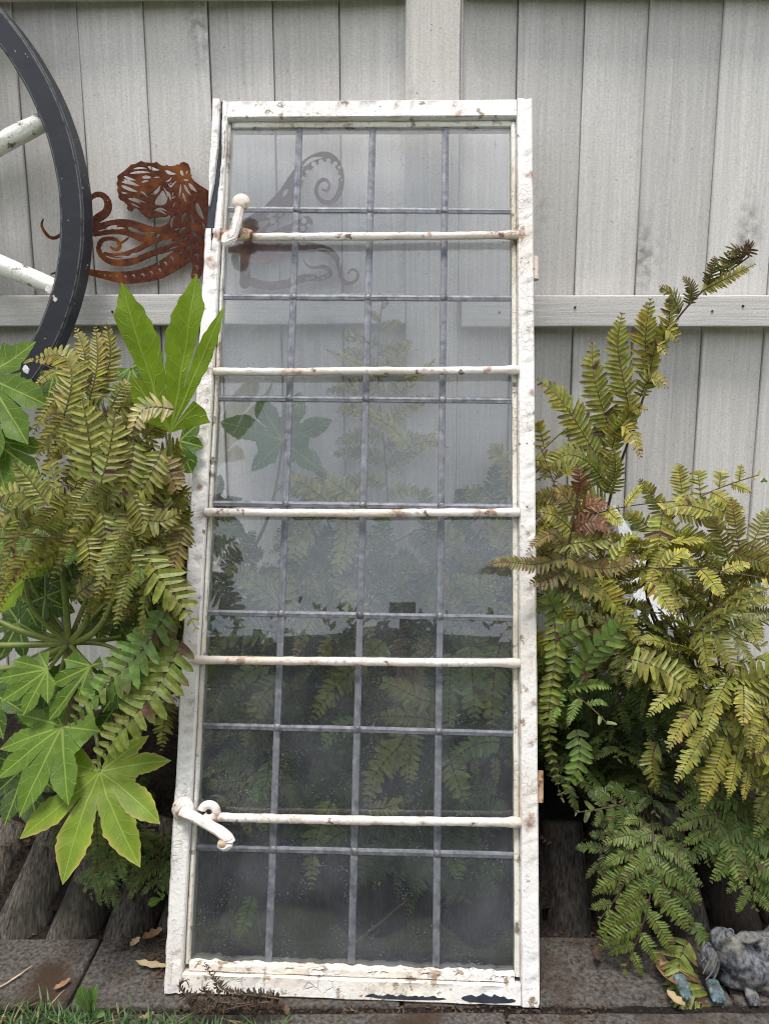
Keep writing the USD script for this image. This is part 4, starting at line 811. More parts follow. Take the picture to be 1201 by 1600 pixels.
def bg(*q): return [at_plane(a, b, WO - g * WN, WN) for a, b, g in q]
gfern = thing('fern', 'light green fern fronds pressed close behind the lower and middle panes', 'fern', bg((560, 1330, 0.10))[0])
for (pts, ln, col, br) in (
    ([(545, 800, 0.10), (500, 775, 0.07), (455, 752, 0.06), (430, 770, 0.06)], 0.034, mixc(GRN, YEL, 0.7), 0.05), ([(560, 790, 0.09), (530, 760, 0.07), (505, 745, 0.06)], 0.030, mixc(GRN, YEL, 0.8), 0.05), ([(500, 800, 0.08), (475, 830, 0.06), (455, 880, 0.06)], 0.032, mixc(GRN, YEL, 0.5), 0.05), ([(540, 800, 0.08), (540, 850, 0.06), (525, 900, 0.06)], 0.030, mixc(GRN, YEL, 0.6), 0.05),
    ([(460, 960, 0.08), (420, 930, 0.06), (380, 900, 0.05), (340, 880, 0.05)], 0.034, mixc(GRN, YEL, 0.3), 0.04), ([(430, 990, 0.09), (390, 985, 0.06), (345, 1000, 0.05), (325, 1030, 0.05)], 0.032, mixc(GRN, YEL, 0.25), 0.04), ([(470, 1000, 0.08), (445, 950, 0.06), (455, 890, 0.06)], 0.030, mixc(GRN, YEL, 0.4), 0.04), ([(355, 850, 0.06), (350, 820, 0.05), (372, 790, 0.05)], 0.026, GRN * 1.6, 0.03), ([(340, 870, 0.06), (335, 840, 0.05), (345, 812, 0.05)], 0.026, GRN * 1.5, 0.03),
    ([(540, 920, 0.09), (560, 960, 0.07), (585, 1000, 0.06)], 0.030, mixc(GRN, YEL, 0.5), 0.05), ([(600, 1000, 0.10), (560, 1040, 0.07), (510, 1090, 0.06), (485, 1130, 0.06)], 0.032, mixc(GRN, YEL, 0.35), 0.05), ([(700, 1100, 0.10), (650, 1090, 0.07), (610, 1070, 0.06), (575, 1062, 0.06)], 0.028, mixc(GRN, YEL, 0.45), 0.06), ([(690, 1130, 0.09), (640, 1120, 0.07), (575, 1122, 0.06)], 0.024, mixc(GRN, YEL, 0.4), 0.06),
    ([(735, 1010, 0.10), (738, 1060, 0.07), (742, 1130, 0.06)], 0.034, mixc(GRN, YEL, 0.25), 0.04), ([(780, 1010, 0.10), (770, 1070, 0.07), (768, 1140, 0.06)], 0.032, mixc(GRN, YEL, 0.25), 0.04), ([(705, 1020, 0.10), (702, 1080, 0.07), (700, 1150, 0.06)], 0.026, GRN * 1.4, 0.04), ([(760, 960, 0.09), (745, 920, 0.07), (700, 900, 0.07)], 0.026, mixc(GRN, YEL, 0.4), 0.04),
    ([(640, 1140, 0.08), (620, 1170, 0.06), (590, 1205, 0.055), (572, 1260, 0.055)], 0.032, mixc(GRN, YEL, 0.5), 0.05), ([(640, 1140, 0.08), (640, 1180, 0.06), (638, 1230, 0.055)], 0.026, mixc(GRN, YEL, 0.45), 0.05), ([(575, 1265, 0.07), (605, 1262, 0.06), (640, 1248, 0.055)], 0.020, mixc(GRN, YEL, 0.65), 0.05), ([(700, 1180, 0.08), (712, 1215, 0.06), (728, 1258, 0.055)], 0.028, mixc(GRN, YEL, 0.45), 0.05), ([(780, 1160, 0.08), (740, 1165, 0.06), (705, 1190, 0.06)], 0.026, GRN * 1.5, 0.05),
    ([(440, 1060, 0.08), (410, 1090, 0.06), (395, 1135, 0.055)], 0.028, mixc(GRN, YEL, 0.35), 0.04), ([(420, 1040, 0.08), (390, 1050, 0.06), (360, 1080, 0.06)], 0.026, mixc(GRN, YEL, 0.4), 0.04), ([(560, 1130, 0.09), (530, 1140, 0.07), (500, 1170, 0.07)], 0.024, GRN * 1.4, 0.04), ([(520, 1250, 0.10), (500, 1290, 0.08), (485, 1390, 0.075)], 0.026, mixc(GRN, YEL, 0.35), 0.05), ([(420, 1190, 0.09), (412, 1230, 0.07), (380, 1250, 0.07)], 0.020, GRN * 1.2, 0.05), ([(395, 1400, 0.08), (385, 1430, 0.07), (370, 1470, 0.065)], 0.018, GRN * 1.1, 0.05), ([(700, 1330, 0.09), (712, 1350, 0.07), (718, 1380, 0.07)], 0.020, GRN * 1.2, 0.05), ([(540, 1300, 0.09), (520, 1310, 0.07), (500, 1330, 0.07)], 0.020, GRN * 1.2, 0.05),
    ([(640, 700, 0.14), (600, 660, 0.10), (540, 640, 0.09)], 0.026, mixc(GRN, YEL, 0.8), 0.06), ([(600, 600, 0.2), (560, 570, 0.14), (505, 545, 0.12)], 0.022, mixc(GRN, YEL, 0.8), 0.1), ([(610, 600, 0.2), (660, 580, 0.14), (680, 560, 0.12)], 0.022, mixc(GRN, YEL, 0.7), 0.1), ([(640, 700, 0.14), (680, 690, 0.12), (700, 700, 0.12)], 0.022, mixc(GRN, YEL, 0.7), 0.1)):
    q = bg(*pts)
    loose_spray(gfern, q, rg, ln * 0.9, col * 1.55, nrm=(0, -0.75, 0.7), brown=br, wratio=0.30)
# --- right: tall yellowing fern with a curled brown tip
rg = np.random.default_rng(31)
rb = np.array([at_y(925, 1060, 1.24)[0], 1.24, 0.13])
fr = thing('fern', 'tall yellowing fern with curled brown tip rising right of the window', 'fern', rb)
TALL = [(930, 1060, 1.24), (940, 850, 1.24), (962, 745, 1.235), (985, 680, 1.23), (1012, 598, 1.225), (1048, 512, 1.215), (1100, 452, 1.20), (1150, 415, 1.19), (1172, 392, 1.18), (1158, 386, 1.18), (1148, 398, 1.18)]
LF, ST = Leafy(), []
tc_ = spline(pp(*TALL), 60)
ST.append(tube(tc_, np.linspace(0.0030, 0.0012, 60), 6))
for (pts, ln, col, br) in (
    ([(948, 738, 1.23), (905, 668, 1.21), (870, 618, 1.20), (838, 592, 1.19)], 0.036, mixc(YEL, GRN, 0.25), 0.18), ([(962, 700, 1.23), (942, 640, 1.215), (925, 560, 1.20), (926, 534, 1.20)], 0.034, mixc(YEL, GRN, 0.15), 0.2), ([(985, 665, 1.22), (975, 600, 1.21), (965, 530, 1.20), (972, 488, 1.20)], 0.032, mixc(YEL, GRN, 0.15), 0.2),
    ([(1012, 590, 1.22), (1008, 530, 1.21), (1016, 466, 1.20)], 0.030, YEL, 0.25), ([(950, 730, 1.22), (975, 665, 1.20), (992, 690, 1.18), (1001, 715, 1.17)], 0.026, YEL * 0.9, 0.25), ([(975, 690, 1.21), (990, 640, 1.19), (1012, 640, 1.17)], 0.022, mixc(YEL, OLI, 0.5), 0.2), ([(1000, 620, 1.21), (1020, 590, 1.19), (1044, 607, 1.18)], 0.020, mixc(YEL, OLI, 0.5), 0.25),
    ([(1015, 580, 1.21), (1030, 540, 1.19), (1042, 556, 1.18)], 0.020, YEL * 0.9, 0.25), ([(1035, 540, 1.205), (1042, 515, 1.19), (1062, 536, 1.18)], 0.022, YEL, 0.25), ([(1040, 530, 1.21), (1045, 500, 1.20), (1048, 462, 1.195)], 0.020, YEL, 0.3), ([(1060, 490, 1.205), (1050, 462, 1.19), (1030, 447, 1.18)], 0.018, OLI, 0.4),
    ([(1075, 475, 1.20), (1080, 450, 1.19), (1066, 432, 1.185)], 0.014, mixc(OLI, BRN, 0.4), 0.5), ([(1095, 455, 1.20), (1140, 432, 1.18), (1180, 412, 1.17)], 0.014, YEL * 0.9, 0.15), ([(1105, 445, 1.195), (1112, 425, 1.185), (1116, 400, 1.18)], 0.014, mixc(OLI, BRN, 0.5), 0.5), ([(1125, 432, 1.19), (1128, 415, 1.18), (1132, 408, 1.18)], 0.016, OLI * 0.7, 0.3),
    ([(1135, 425, 1.188), (1142, 400, 1.18), (1150, 390, 1.175)], 0.018, OLI * 0.6, 0.4), ([(1150, 412, 1.185), (1160, 392, 1.175), (1168, 384, 1.17)], 0.015, BRN, 0.9), ([(1165, 398, 1.18), (1172, 388, 1.178), (1166, 376, 1.175)], 0.014, BRN, 0.9), ([(1155, 388, 1.18), (1145, 392, 1.178), (1143, 402, 1.175)], 0.014, mixc(BRN, OLI, 0.4), 0.8),
    ([(948, 760, 1.22), (915, 720, 1.20), (880, 712, 1.18), (842, 752, 1.17)], 0.030, mixc(GRN, YEL, 0.5), 0.15), ([(945, 790, 1.22), (920, 775, 1.20), (880, 770, 1.18), (845, 765, 1.17)], 0.026, mixc(GRN, YEL, 0.35), 0.15), ([(945, 770, 1.21), (960, 740, 1.19), (958, 700, 1.18)], 0.024, mixc(GRN, YEL, 0.6), 0.2), ([(940, 810, 1.21), (900, 790, 1.18), (868, 783, 1.17)], 0.022, YEL * 0.8, 0.2), ([(930, 800, 1.2), (945, 820, 1.17), (942, 835, 1.16)], 0.026, YEL * 0.85, 0.25)):
    spray(LF, ST, spline(pp(*pts), 22), np.array([0, -1, 0.35]), ln * 0.95, rg, col, brown=br, stalk=0.0012, wratio=0.24, curl=0.1)
(v, f), c = LF.out()
p = part(fr, 'frond', (v, f), 'fern_leaf', tint=c, label='tall yellow frond with curled brown tip')
part(p, 'stalk', cat_meshes(ST), 'stalk', smooth=True)
for (pts, w, c1, c2) in (([(925, 1060, 1.24), (905, 900, 1.20), (880, 800, 1.17), (845, 700, 1.16)], 0.075, mixc(OLI, RUS, 0.3), mixc(OLI, RUS, 0.55)), ([(925, 1060, 1.24), (935, 930, 1.16), (930, 870, 1.12), (900, 850, 1.10)], 0.08, OLI, YEL)):
    frond(fr, spline(pp(*pts), 24), rg, w, c1, c2, npin=10, ln=0.020, stem=0.35, nrm=(0, -0.85, 0.5), droop=0.3, brown=0.2)

# --- reddish brown fern leaning across the window's right edge
rg = np.random.default_rng(41)
fb = thing('fern', 'reddish brown fern reaching over the right edge of the window', 'fern', np.array([at_y(868, 940, 1.13)[0], 1.13, 0.12]))
LF, ST = Leafy(), []
ST.append(tube(spline(pp((858, 1010, 1.14), (870, 920, 1.08), (888, 850, 1.05), (905, 760, 1.05)), 24), np.linspace(0.0022, 0.001, 24), 6))
RB_ = mixc(OLI, RUS, 0.45)
for (pts, ln, col) in (([(884, 868, 1.05), (830, 882, 1.03), (790, 878, 1.02), (757, 884, 1.01)], 0.016, RB_), ([(884, 868, 1.05), (860, 835, 1.03), (822, 862, 1.02)], 0.014, RB_), ([(890, 850, 1.05), (855, 840, 1.04), (838, 828, 1.03)], 0.022, mixc(OLI, YEL, 0.5)), ([(895, 830, 1.05), (866, 806, 1.04), (840, 800, 1.03)], 0.022, mixc(OLI, YEL, 0.4)), ([(899, 805, 1.05), (880, 775, 1.04), (862, 768, 1.03)], 0.022, RB_),
                       ([(904, 770, 1.05), (905, 745, 1.04), (900, 725, 1.04)], 0.016, RUS), ([(886, 870, 1.05), (930, 888, 1.03), (980, 880, 1.02), (1000, 868, 1.02)], 0.020, RB_), ([(890, 850, 1.05), (925, 845, 1.03), (960, 838, 1.02)], 0.024, mixc(OLI, YEL, 0.5)), ([(895, 830, 1.05), (925, 815, 1.03), (962, 832, 1.02)], 0.020, RUS), ([(900, 805, 1.05), (925, 788, 1.04), (950, 792, 1.03)], 0.020, RUS),
                       ([(880, 890, 1.06), (855, 905, 1.04), (828, 912, 1.03)], 0.020, RB_ * 0.8), ([(880, 890, 1.06), (915, 915, 1.04), (945, 935, 1.03)], 0.022, OLI), ([(876, 900, 1.06), (900, 940, 1.05), (930, 960, 1.04)], 0.020, mixc(OLI, GRN, 0.5))):
    spray(LF, ST, spline(pp(*pts), 18), np.array([0, -0.85, 0.6]), ln, rg, col, brown=0.25, stalk=0.0011)
(v, f), c = LF.out()
p = part(fb, 'frond', (v, f), 'fern_leaf', tint=c); part(p, 'stalk', cat_meshes(ST), 'stalk', smooth=True)

# --- right: big yellow green fern filling the right border
rg = np.random.default_rng(51)
yb = np.array([at_y(1110, 1080, 1.20)[0], 1.21, 0.13])
fy = thing('fern', 'large yellow green fern filling the right border beside the white ornament', 'fern', yb)
for (pts, w, c1, c2) in (
    ([(1040, 1010, 1.20), (1010, 890, 1.16), (1060, 800, 1.14), (1185, 742, 1.13)], 0.065, mixc(YEL, GRN, 0.35), YEL), ([(1050, 1010, 1.18), (1010, 880, 1.12), (1030, 850, 1.08), (1065, 972, 1.05)], 0.05, YEL, YEL * 1.05), ([(1085, 1020, 1.20), (1110, 930, 1.12), (1150, 860, 1.09), (1230, 830, 1.08)], 0.075, mixc(OLI, RUS, 0.3), mixc(OLI, RUS, 0.2)),
    ([(1090, 1040, 1.19), (1105, 960, 1.10), (1140, 950, 1.05), (1215, 985, 1.02)], 0.075, OLI * 0.9, OLI), ([(1085, 1060, 1.19), (1075, 1000, 1.08), (1100, 985, 1.02), (1190, 1010, 1.0)], 0.08, mixc(OLI, GRN, 0.4), OLI), ([(1085, 1070, 1.18), (1060, 1010, 1.06), (1050, 1030, 1.02), (985, 1035, 1.01)], 0.07, mixc(GRN, YEL, 0.4), mixc(GRN, YEL, 0.6)),
    ([(1100, 1080, 1.16), (1110, 1040, 1.04), (1150, 1060, 0.98), (1215, 1160, 0.95)], 0.085, mixc(YEL, GRN, 0.45), mixc(YEL, GRN, 0.15)), ([(1105, 1090, 1.15), (1140, 1060, 1.03), (1170, 1080, 0.98), (1230, 1090, 0.96)], 0.085, mixc(YEL, GRN, 0.55), mixc(YEL, GRN, 0.25)), ([(1095, 1090, 1.15), (1080, 1060, 1.03), (1110, 1110, 0.98), (1190, 1240, 0.95)], 0.08, mixc(YEL, GRN, 0.35), YEL),
    ([(1000, 1050, 1.25), (1060, 960, 1.26), (1120, 900, 1.27), (1220, 880, 1.28)], 0.08, GRN, OLI), ([(1020, 1050, 1.25), (960, 950, 1.24), (940, 900, 1.2), (945, 850, 1.2)], 0.08, OLI, OLI * 1.1), ([(1090, 1080, 1.18), (1030, 1020, 1.1), (1000, 1010, 1.06), (960, 1060, 1.04)], 0.075, GRN, mixc(GRN, OLI, 0.5))):
    frond(fy, spline(pp(*pts), 24), rg, w, c1, c2, npin=12, ln=0.0195, stem=0.36, nrm=(0, -0.8, 0.6), droop=0.22, brown=0.12, stalk_r=0.0026, jit=0.16)
for (pts, w, c1) in (([(1050, 1080, 1.18), (1010, 1000, 1.15), (980, 980, 1.13), (930, 1020, 1.12)], 0.07, OLI * 0.7), ([(1060, 1090, 1.18), (1030, 1040, 1.14), (1000, 1040, 1.12), (960, 1120, 1.11)], 0.07, GRN * 0.8), ([(1080, 1090, 1.18), (1060, 1030, 1.13), (1040, 1040, 1.11), (1010, 1130, 1.10)], 0.075, GRN * 0.9), ([(1030, 1100, 1.2), (1000, 1080, 1.18), (980, 1090, 1.17), (940, 1150, 1.16)], 0.07, DKG * 1.2)):
    frond(fy, spline(pp(*pts), 22), rg, w, c1, c1 * 1.2, npin=11, ln=0.020, stem=0.3, nrm=(0, -0.85, 0.5), droop=0.25, brown=0.15)
for (pts, ln, col) in (([(1035, 800, 1.10), (1030, 860, 1.07), (1048, 930, 1.05), (1062, 972, 1.04)], 0.028, YEL * 1.05), ([(985, 1030, 1.0), (1030, 1045, 0.99), (1085, 1085, 0.98), (1130, 1110, 0.97)], 0.030, mixc(YEL, GRN, 0.35)), ([(1075, 1165, 0.98), (1130, 1170, 0.97), (1180, 1190, 0.96)], 0.030, YEL * 1.05), ([(1120, 1190, 0.98), (1110, 1215, 0.97), (1085, 1225, 0.97)], 0.026, mixc(YEL, OLI, 0.4)),
                      ([(1140, 1080, 0.98), (1180, 1065, 0.965), (1225, 1040, 0.955)], 0.040, mixc(YEL, GRN, 0.5)), ([(1150, 1120, 0.96), (1190, 1150, 0.95), (1230, 1230, 0.94)], 0.042, mixc(YEL, GRN, 0.25)), ([(1025, 1160, 1.02), (1018, 1190, 1.0), (1028, 1240, 1.0)], 0.022, mixc(YEL, GRN, 0.4)), ([(1110, 800, 1.10), (1060, 790, 1.09), (1032, 800, 1.08)], 0.024, YEL)):
    loose_spray(fy, pp(*pts), rg, ln * 0.9, col, nrm=(0, -0.9, 0.6))

# --- right: green ferns in the shade beside the stile and over the logs
rg = np.random.default_rng(61)
gb = np.array([at_y(925, 1150, 1.16)[0], 1.17, 0.12])
fg = thing('fern', 'deep green fern in the shade right beside the window stile', 'fern', gb)
fit_r = lambda P: np.where((to_win(P)[..., 0:1] < 0.55), P + np.clip(0.548 - to_win(P)[..., 0:1], 0, 0.05) * WU, P)
for k in range(15):
    az = rg.uniform(-85, 85); e0 = rg.uniform(48, 88); ln_ = rg.uniform(0.15, 0.27)
    frond(fg, arch(gb + [rg.uniform(-0.06, 0.12), rg.uniform(0.0, 0.08), 0.03], az, ln_, e0, e0 - rg.uniform(40, 85)), rg, rg.uniform(0.045, 0.075), mixc(DKG, GRN, rg.random() * 0.7), GRN * 0.85, npin=10, ln=0.017, stem=0.22, brown=0.08, nrm=(0, -0.6, 0.8), fit=fit_r)
for (pts, ln, col) in (([(862, 945, 1.06), (868, 1010, 1.04), (858, 1100, 1.02), (862, 1180, 1.01), (874, 1240, 1.0)], 0.018, mixc(GRN, YEL, 0.35)), ([(866, 1000, 1.05), (890, 990, 1.03), (935, 968, 1.02)], 0.022, GRN * 1.1), ([(905, 1060, 1.03), (935, 1010, 1.02), (965, 985, 1.01), (975, 950, 1.01)], 0.028, GRN * 1.3), ([(870, 960, 1.05), (856, 930, 1.04), (850, 915, 1.03)], 0.024, GRN), ([(900, 1140, 1.02), (905, 1180, 1.0), (880, 1240, 0.99)], 0.022, GRN * 1.1)):
    loose_spray(fg, pp(*pts), rg, ln, col, wratio=0.6 if ln < 0.02 else 0.45)
g2 = np.array([at_y(1010, 1240, 1.10)[0], 1.10, 0.11])
fh = thing('fern', 'mid green fern hanging down over the right hand logs', 'fern', g2)
for (pts, w, c1) in (([(1000, 1240, 1.10), (990, 1250, 1.05), (950, 1262, 1.01), (900, 1270, 1.0)], 0.036, GRN * 0.8), ([(1005, 1250, 1.10), (1000, 1270, 1.03), (985, 1310, 1.0), (980, 1340, 0.99)], 0.04, GRN * 0.8), ([(1010, 1250, 1.08), (1000, 1300, 1.0), (980, 1370, 0.975), (935, 1440, 0.965)], 0.046, mixc(GRN, YEL, 0.12)),
                     ([(1012, 1250, 1.08), (1020, 1310, 0.99), (1015, 1400, 0.96), (975, 1515, 0.945)], 0.058, mixc(GRN, YEL, 0.12)), ([(1015, 1250, 1.08), (1040, 1320, 0.99), (1050, 1390, 0.965), (1062, 1440, 0.955)], 0.04, GRN * 0.9), ([(1000, 1250, 1.1), (970, 1290, 1.02), (940, 1330, 1.0), (935, 1380, 0.99)], 0.036, GRN * 0.8)):
    frond(fh, spline(pp(*pts), 22), rg, w, c1, c1 * 1.15, npin=9, ln=0.021, stem=0.3, nrm=(0, -0.85, 0.6), droop=0.25, brown=0.12)
g3 = np.array([at_y(1150, 1220, 1.10)[0], 1.10, 0.11])
fi = thing('fern', 'green fern drooping above the grey stone animal at the right edge', 'fern', g3)
for (pts, w, c1) in (([(1140, 1220, 1.10), (1130, 1250, 1.03), (1115, 1290, 1.0), (1105, 1350, 0.985)], 0.06, mixc(GRN, YEL, 0.15)), ([(1150, 1220, 1.10), (1160, 1260, 1.02), (1165, 1330, 0.98), (1180, 1420, 0.965)], 0.06, GRN * 1.1), ([(1160, 1220, 1.10), (1190, 1260, 1.02), (1205, 1310, 0.99), (1215, 1390, 0.97)], 0.07, GRN), ([(1150, 1220, 1.1), (1120, 1230, 1.05), (1100, 1260, 1.02), (1108, 1300, 1.0)], 0.045, mixc(GRN, YEL, 0.3)), ([(1165, 1210, 1.1), (1190, 1215, 1.04), (1210, 1240, 1.0), (1230, 1300, 0.98)], 0.06, mixc(GRN, YEL, 0.3))):
    frond(fi, spline(pp(*pts), 22), rg, w, c1, c1 * 1.15, npin=10, ln=0.020, stem=0.25, nrm=(0, -0.85, 0.6), droop=0.25, brown=0.12)
fj = thing('fern', 'bright green fern frond trailing over the paving at the lower right', 'fern', at_z(1060, 1530))
for (pts, ln, col) in (([(1075, 1470, 0.955), (1060, 1515, 0.93), (1085, 1560, 0.905), (1120, 1605, 0.885)], 0.030, mixc(GRN, YEL, 0.3)), ([(1080, 1440, 0.96), (1105, 1475, 0.935), (1140, 1510, 0.925), (1165, 1535, 0.92)], 0.014, mixc(GRN, DKG, 0.5)), ([(1062, 1500, 0.94), (1062, 1560, 0.905), (1085, 1600, 0.885)], 0.020, mixc(GRN, YEL, 0.2))):
    loose_spray(fj, pp(*pts), rg, ln, col, name='frond', nrm=(0, -0.6, 0.9))

# ================================================================== PALMATE SHRUB
def palm_leaf(plant, centre, tips, col, y, wid=0.21, nrm=(0, -1, 0.35), cup=0.08, edge=None, seed=0, petiole=None, wl=None, web=0.29):
    """A palmate leaf: lobes run from the stalk end to the given tips; blade cupped and each lobe folded along its vein."""
    C = at_y(*centre, y); n = unit(np.array(nrm, float))
    T3 = [at_plane(a, b, C, n) - C for a, b in tips]
    e1 = unit(T3[len(T3) // 2]); e2 = np.cross(n, e1)
    pol = sorted([(math.atan2(t @ e2, t @ e1), np.linalg.norm(t), (wl or [1.0] * len(T3))[i]) for i, t in enumerate(T3)])
    angs = [q[0] for q in pol]; m = len(pol)
    rgl = np.random.default_rng(seed + 100)
    V, FF, ST_, TC = [], [], [], []
    k0 = 0
    NT, NS = 40, 4
    Lmax = max(q[1] for q in pol)
    for i, (a, l, wk) in enumerate(pol):
        ga = (a - angs[i - 1]) / 2 if i > 0 else 0.55
        gb_ = (angs[i + 1] - a) / 2 if i < m - 1 else 0.55
        t = np.linspace(0, 1, NT) ** 0.9
        rr = t * l
        w = wid * wk * l * np.interp(t, [0, 0.2, 0.40, 0.60, 0.76, 0.88, 0.96, 1], [0.42, 0.52, 0.76, 1.0, 0.80, 0.44, 0.15, 0.0])
        base = web * Lmax
        w = np.maximum(w, np.interp(rr, [0, base, base * 1.45], [0, base * 0.9, 0.0]))
        tooth = 1 + 0.05 * np.sin(t * 60 + i) * (t > 0.35) + rgl.normal(0, 0.015, NT)
        rows = []
        for side, g in ((-1, ga), (1, gb_)):
            lim = rr * math.tan(min(max(g, 0.05), 1.2))
            ww = np.minimum(w * tooth, lim)
            rows.append(ww)
        ss = np.linspace(-1, 1, 2 * NS + 1)
        S2 = np.where(ss[None] < 0, ss[None] * rows[0][:, None], ss[None] * rows[1][:, None])
        bend = rgl.normal(0, 0.05)
        X = rr[:, None] * np.ones_like(S2); Y = S2 + (bend * l * (t ** 2.0))[:, None] * (t[:, None] > 0.3)
        px = X * math.cos(a) - Y * math.sin(a); py = X * math.sin(a) + Y * math.cos(a)
        R2 = np.hypot(px, py)
        fold = np.abs(S2) * 0.22 * np.clip(t[:, None] * 3 - 0.6, 0, 1)
        z = cup * Lmax * (0.35 - (R2 / Lmax) ** 2 * (1.0 + rgl.normal(0, 0.25) * np.clip(t[:, None] - 0.4, 0, 1))) + fold
        z = z + 0.05 * Lmax * (meshkit.fbm(np.stack([px * 25 + seed, py * 25, px * 0], -1), 2, seed) - 0.5)
        P = C + px[..., None] * e1 + py[..., None] * e2 + z[..., None] * n
        V.append(P.reshape(-1, 3)); f = grid_faces(NT, 2 * NS + 1); FF.append(f + k0); k0 += P.shape[0] * P.shape[1]
        st = np.stack([S2 * (0.45 + 0.55 * (t[:, None] < 2)), X, np.full_like(X, l)], -1)
        st[..., 0] = np.where(t[:, None] > 0.02, S2 * np.interp(t, [0, 0.2, 1], [0.8, 0.8, 1.6])[:, None], S2)
        ST_.append(st.reshape(-1, 3))
        cc = np.broadcast_to(col, P.shape).copy()
        if edge is not None:
            em = np.clip((np.abs(ss)[None] ** 2 * 1.0 + t[:, None] * 0.9 - 1.05) * 1.6, 0, 1) * np.clip(meshkit.fbm(np.stack([px * 20, py * 20, px * 0 + seed], -1), 2, 4) * 2.6 - 0.5, 0, 1)
            cc = cc + (edge - cc) * em[..., None]
        TC.append(cc.reshape(-1, 3))
    v, f = np.vstack(V), np.vstack(FF)
    p = part(plant, 'leaf', (v, f), 'palm_leaf', smooth=True, tint=np.vstack(TC), attrs={'vein': np.vstack(ST_)})
    if petiole is not None:
        pt = spline([C + n * 0.35 * cup * Lmax, *[np.asarray(q) for q in petiole]], 20)
        part(p, 'petiole', tube(pt, np.linspace(0.0022, 0.0042, 20), 8), 'green_stem', smooth=True)
    return p
fx = at_y(108, 1100, 1.12)
fat = thing('fatsia_shrub', 'glossy green shrub with big palmate leaves at the left below the wheel', 'shrub', (fx[0], 1.12, 0.1))
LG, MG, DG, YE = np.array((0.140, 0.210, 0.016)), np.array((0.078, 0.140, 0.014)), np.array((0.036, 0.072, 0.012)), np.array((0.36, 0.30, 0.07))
crown = at_y(107, 1005, 1.10)
trunk = spline([(fx[0] - 0.01, 1.13, 0.08), at_y(112, 1080, 1.115), crown, at_y(100, 985, 1.10)], 20)
v, f = tube(trunk, np.linspace(0.013, 0.010, 20), 10)
part(fat, 'stem', (jitter(v, 0.001, 80, 2), f), 'bark_stem', smooth=True)
up_leaf = palm_leaf(fat, (266, 676), [(205, 588), (177, 443), (316, 430), (353, 478), (306, 628)], LG * 1.08, 1.065, wid=0.165, nrm=(0.05, -1, -0.12), cup=0.05, seed=1, petiole=[at_y(262, 760, 1.09), at_y(215, 880, 1.12), crown], wl=[1.3, 0.88, 0.78, 0.40, 0.8], web=0.20)
palm_leaf(fat, (157, 1208), [(232, 1148), (266, 1181), (259, 1277), (200, 1362), (82, 1378), (34, 1318), (100, 1190)], LG * 1.05, 0.985, wid=0.165, nrm=(0.05, -0.75, 0.75), cup=0.10, edge=YE, seed=2, petiole=[at_y(150, 1150, 1.03), at_y(120, 1060, 1.09), crown], wl=[0.9, 1.0, 1.05, 0.95, 1.05, 0.95, 1.4])
palm_leaf(fat, (100, 1138), [(160, 1143), (102, 1258), (25, 1276), (-8, 1220), (-4, 1172), (30, 1110), (85, 1100)], MG * 1.15, 1.00, wid=0.175, nrm=(-0.1, -0.75, 0.7), cup=0.12, seed=3, petiole=[at_y(105, 1090, 1.05), at_y(108, 1040, 1.09), crown], wl=[1.2, 1.1, 1, 1, 1, 1, 1])
palm_leaf(fat, (-22, 590), [(60, 540), (76, 634), (48, 690), (0, 730), (-60, 700)], MG, 1.13, wid=0.21, nrm=(-0.1, -0.9, 0.5), cup=0.08, seed=4, petiole=[at_y(-20, 800, 1.13), crown])
palm_leaf(fat, (-12, 690), [(52, 668), (74, 700), (66, 742), (20, 800), (-40, 790)], MG * 0.9, 1.10, wid=0.21, nrm=(0, -0.9, 0.5), cup=0.1, seed=5, petiole=[at_y(0, 850, 1.11), crown])
palm_leaf(fat, (25, 843), [(95, 800), (92, 860), (60, 880), (10, 905), (-20, 860), (-5, 800), (50, 790)], MG * 1.15, 1.07, wid=0.21, nrm=(0.1, -0.8, 0.6), cup=0.12, seed=6, petiole=[at_y(60, 930, 1.09), crown])
palm_leaf(fat, (40, 905), [(86, 868), (70, 845), (30, 868), (8, 930), (-14, 960)], LG * 1.25, 1.02, wid=0.22, nrm=(0.3, -0.9, 0.3), cup=0.1, seed=7, petiole=[at_y(50, 950, 1.05), crown])
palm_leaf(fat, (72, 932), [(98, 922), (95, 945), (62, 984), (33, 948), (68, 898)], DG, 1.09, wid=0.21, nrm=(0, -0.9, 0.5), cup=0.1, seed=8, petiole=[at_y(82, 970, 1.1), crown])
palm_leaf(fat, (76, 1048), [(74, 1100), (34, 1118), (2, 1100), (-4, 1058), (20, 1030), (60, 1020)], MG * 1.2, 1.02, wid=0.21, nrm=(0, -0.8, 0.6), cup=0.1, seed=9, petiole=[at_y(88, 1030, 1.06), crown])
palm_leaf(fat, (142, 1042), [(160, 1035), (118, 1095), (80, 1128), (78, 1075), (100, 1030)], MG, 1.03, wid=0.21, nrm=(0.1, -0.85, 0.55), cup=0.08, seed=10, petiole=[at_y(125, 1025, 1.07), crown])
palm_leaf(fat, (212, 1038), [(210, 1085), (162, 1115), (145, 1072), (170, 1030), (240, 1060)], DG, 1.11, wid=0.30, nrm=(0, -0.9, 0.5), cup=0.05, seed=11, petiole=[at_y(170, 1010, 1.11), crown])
palm_leaf(fat, (30, 975), [(70, 995), (40, 1030), (-5, 1035), (-20, 985), (10, 940)], DG * 1.3, 1.12, wid=0.21, nrm=(0, -0.9, 0.5), cup=0.05, seed=12, petiole=[at_y(70, 990, 1.12), crown])
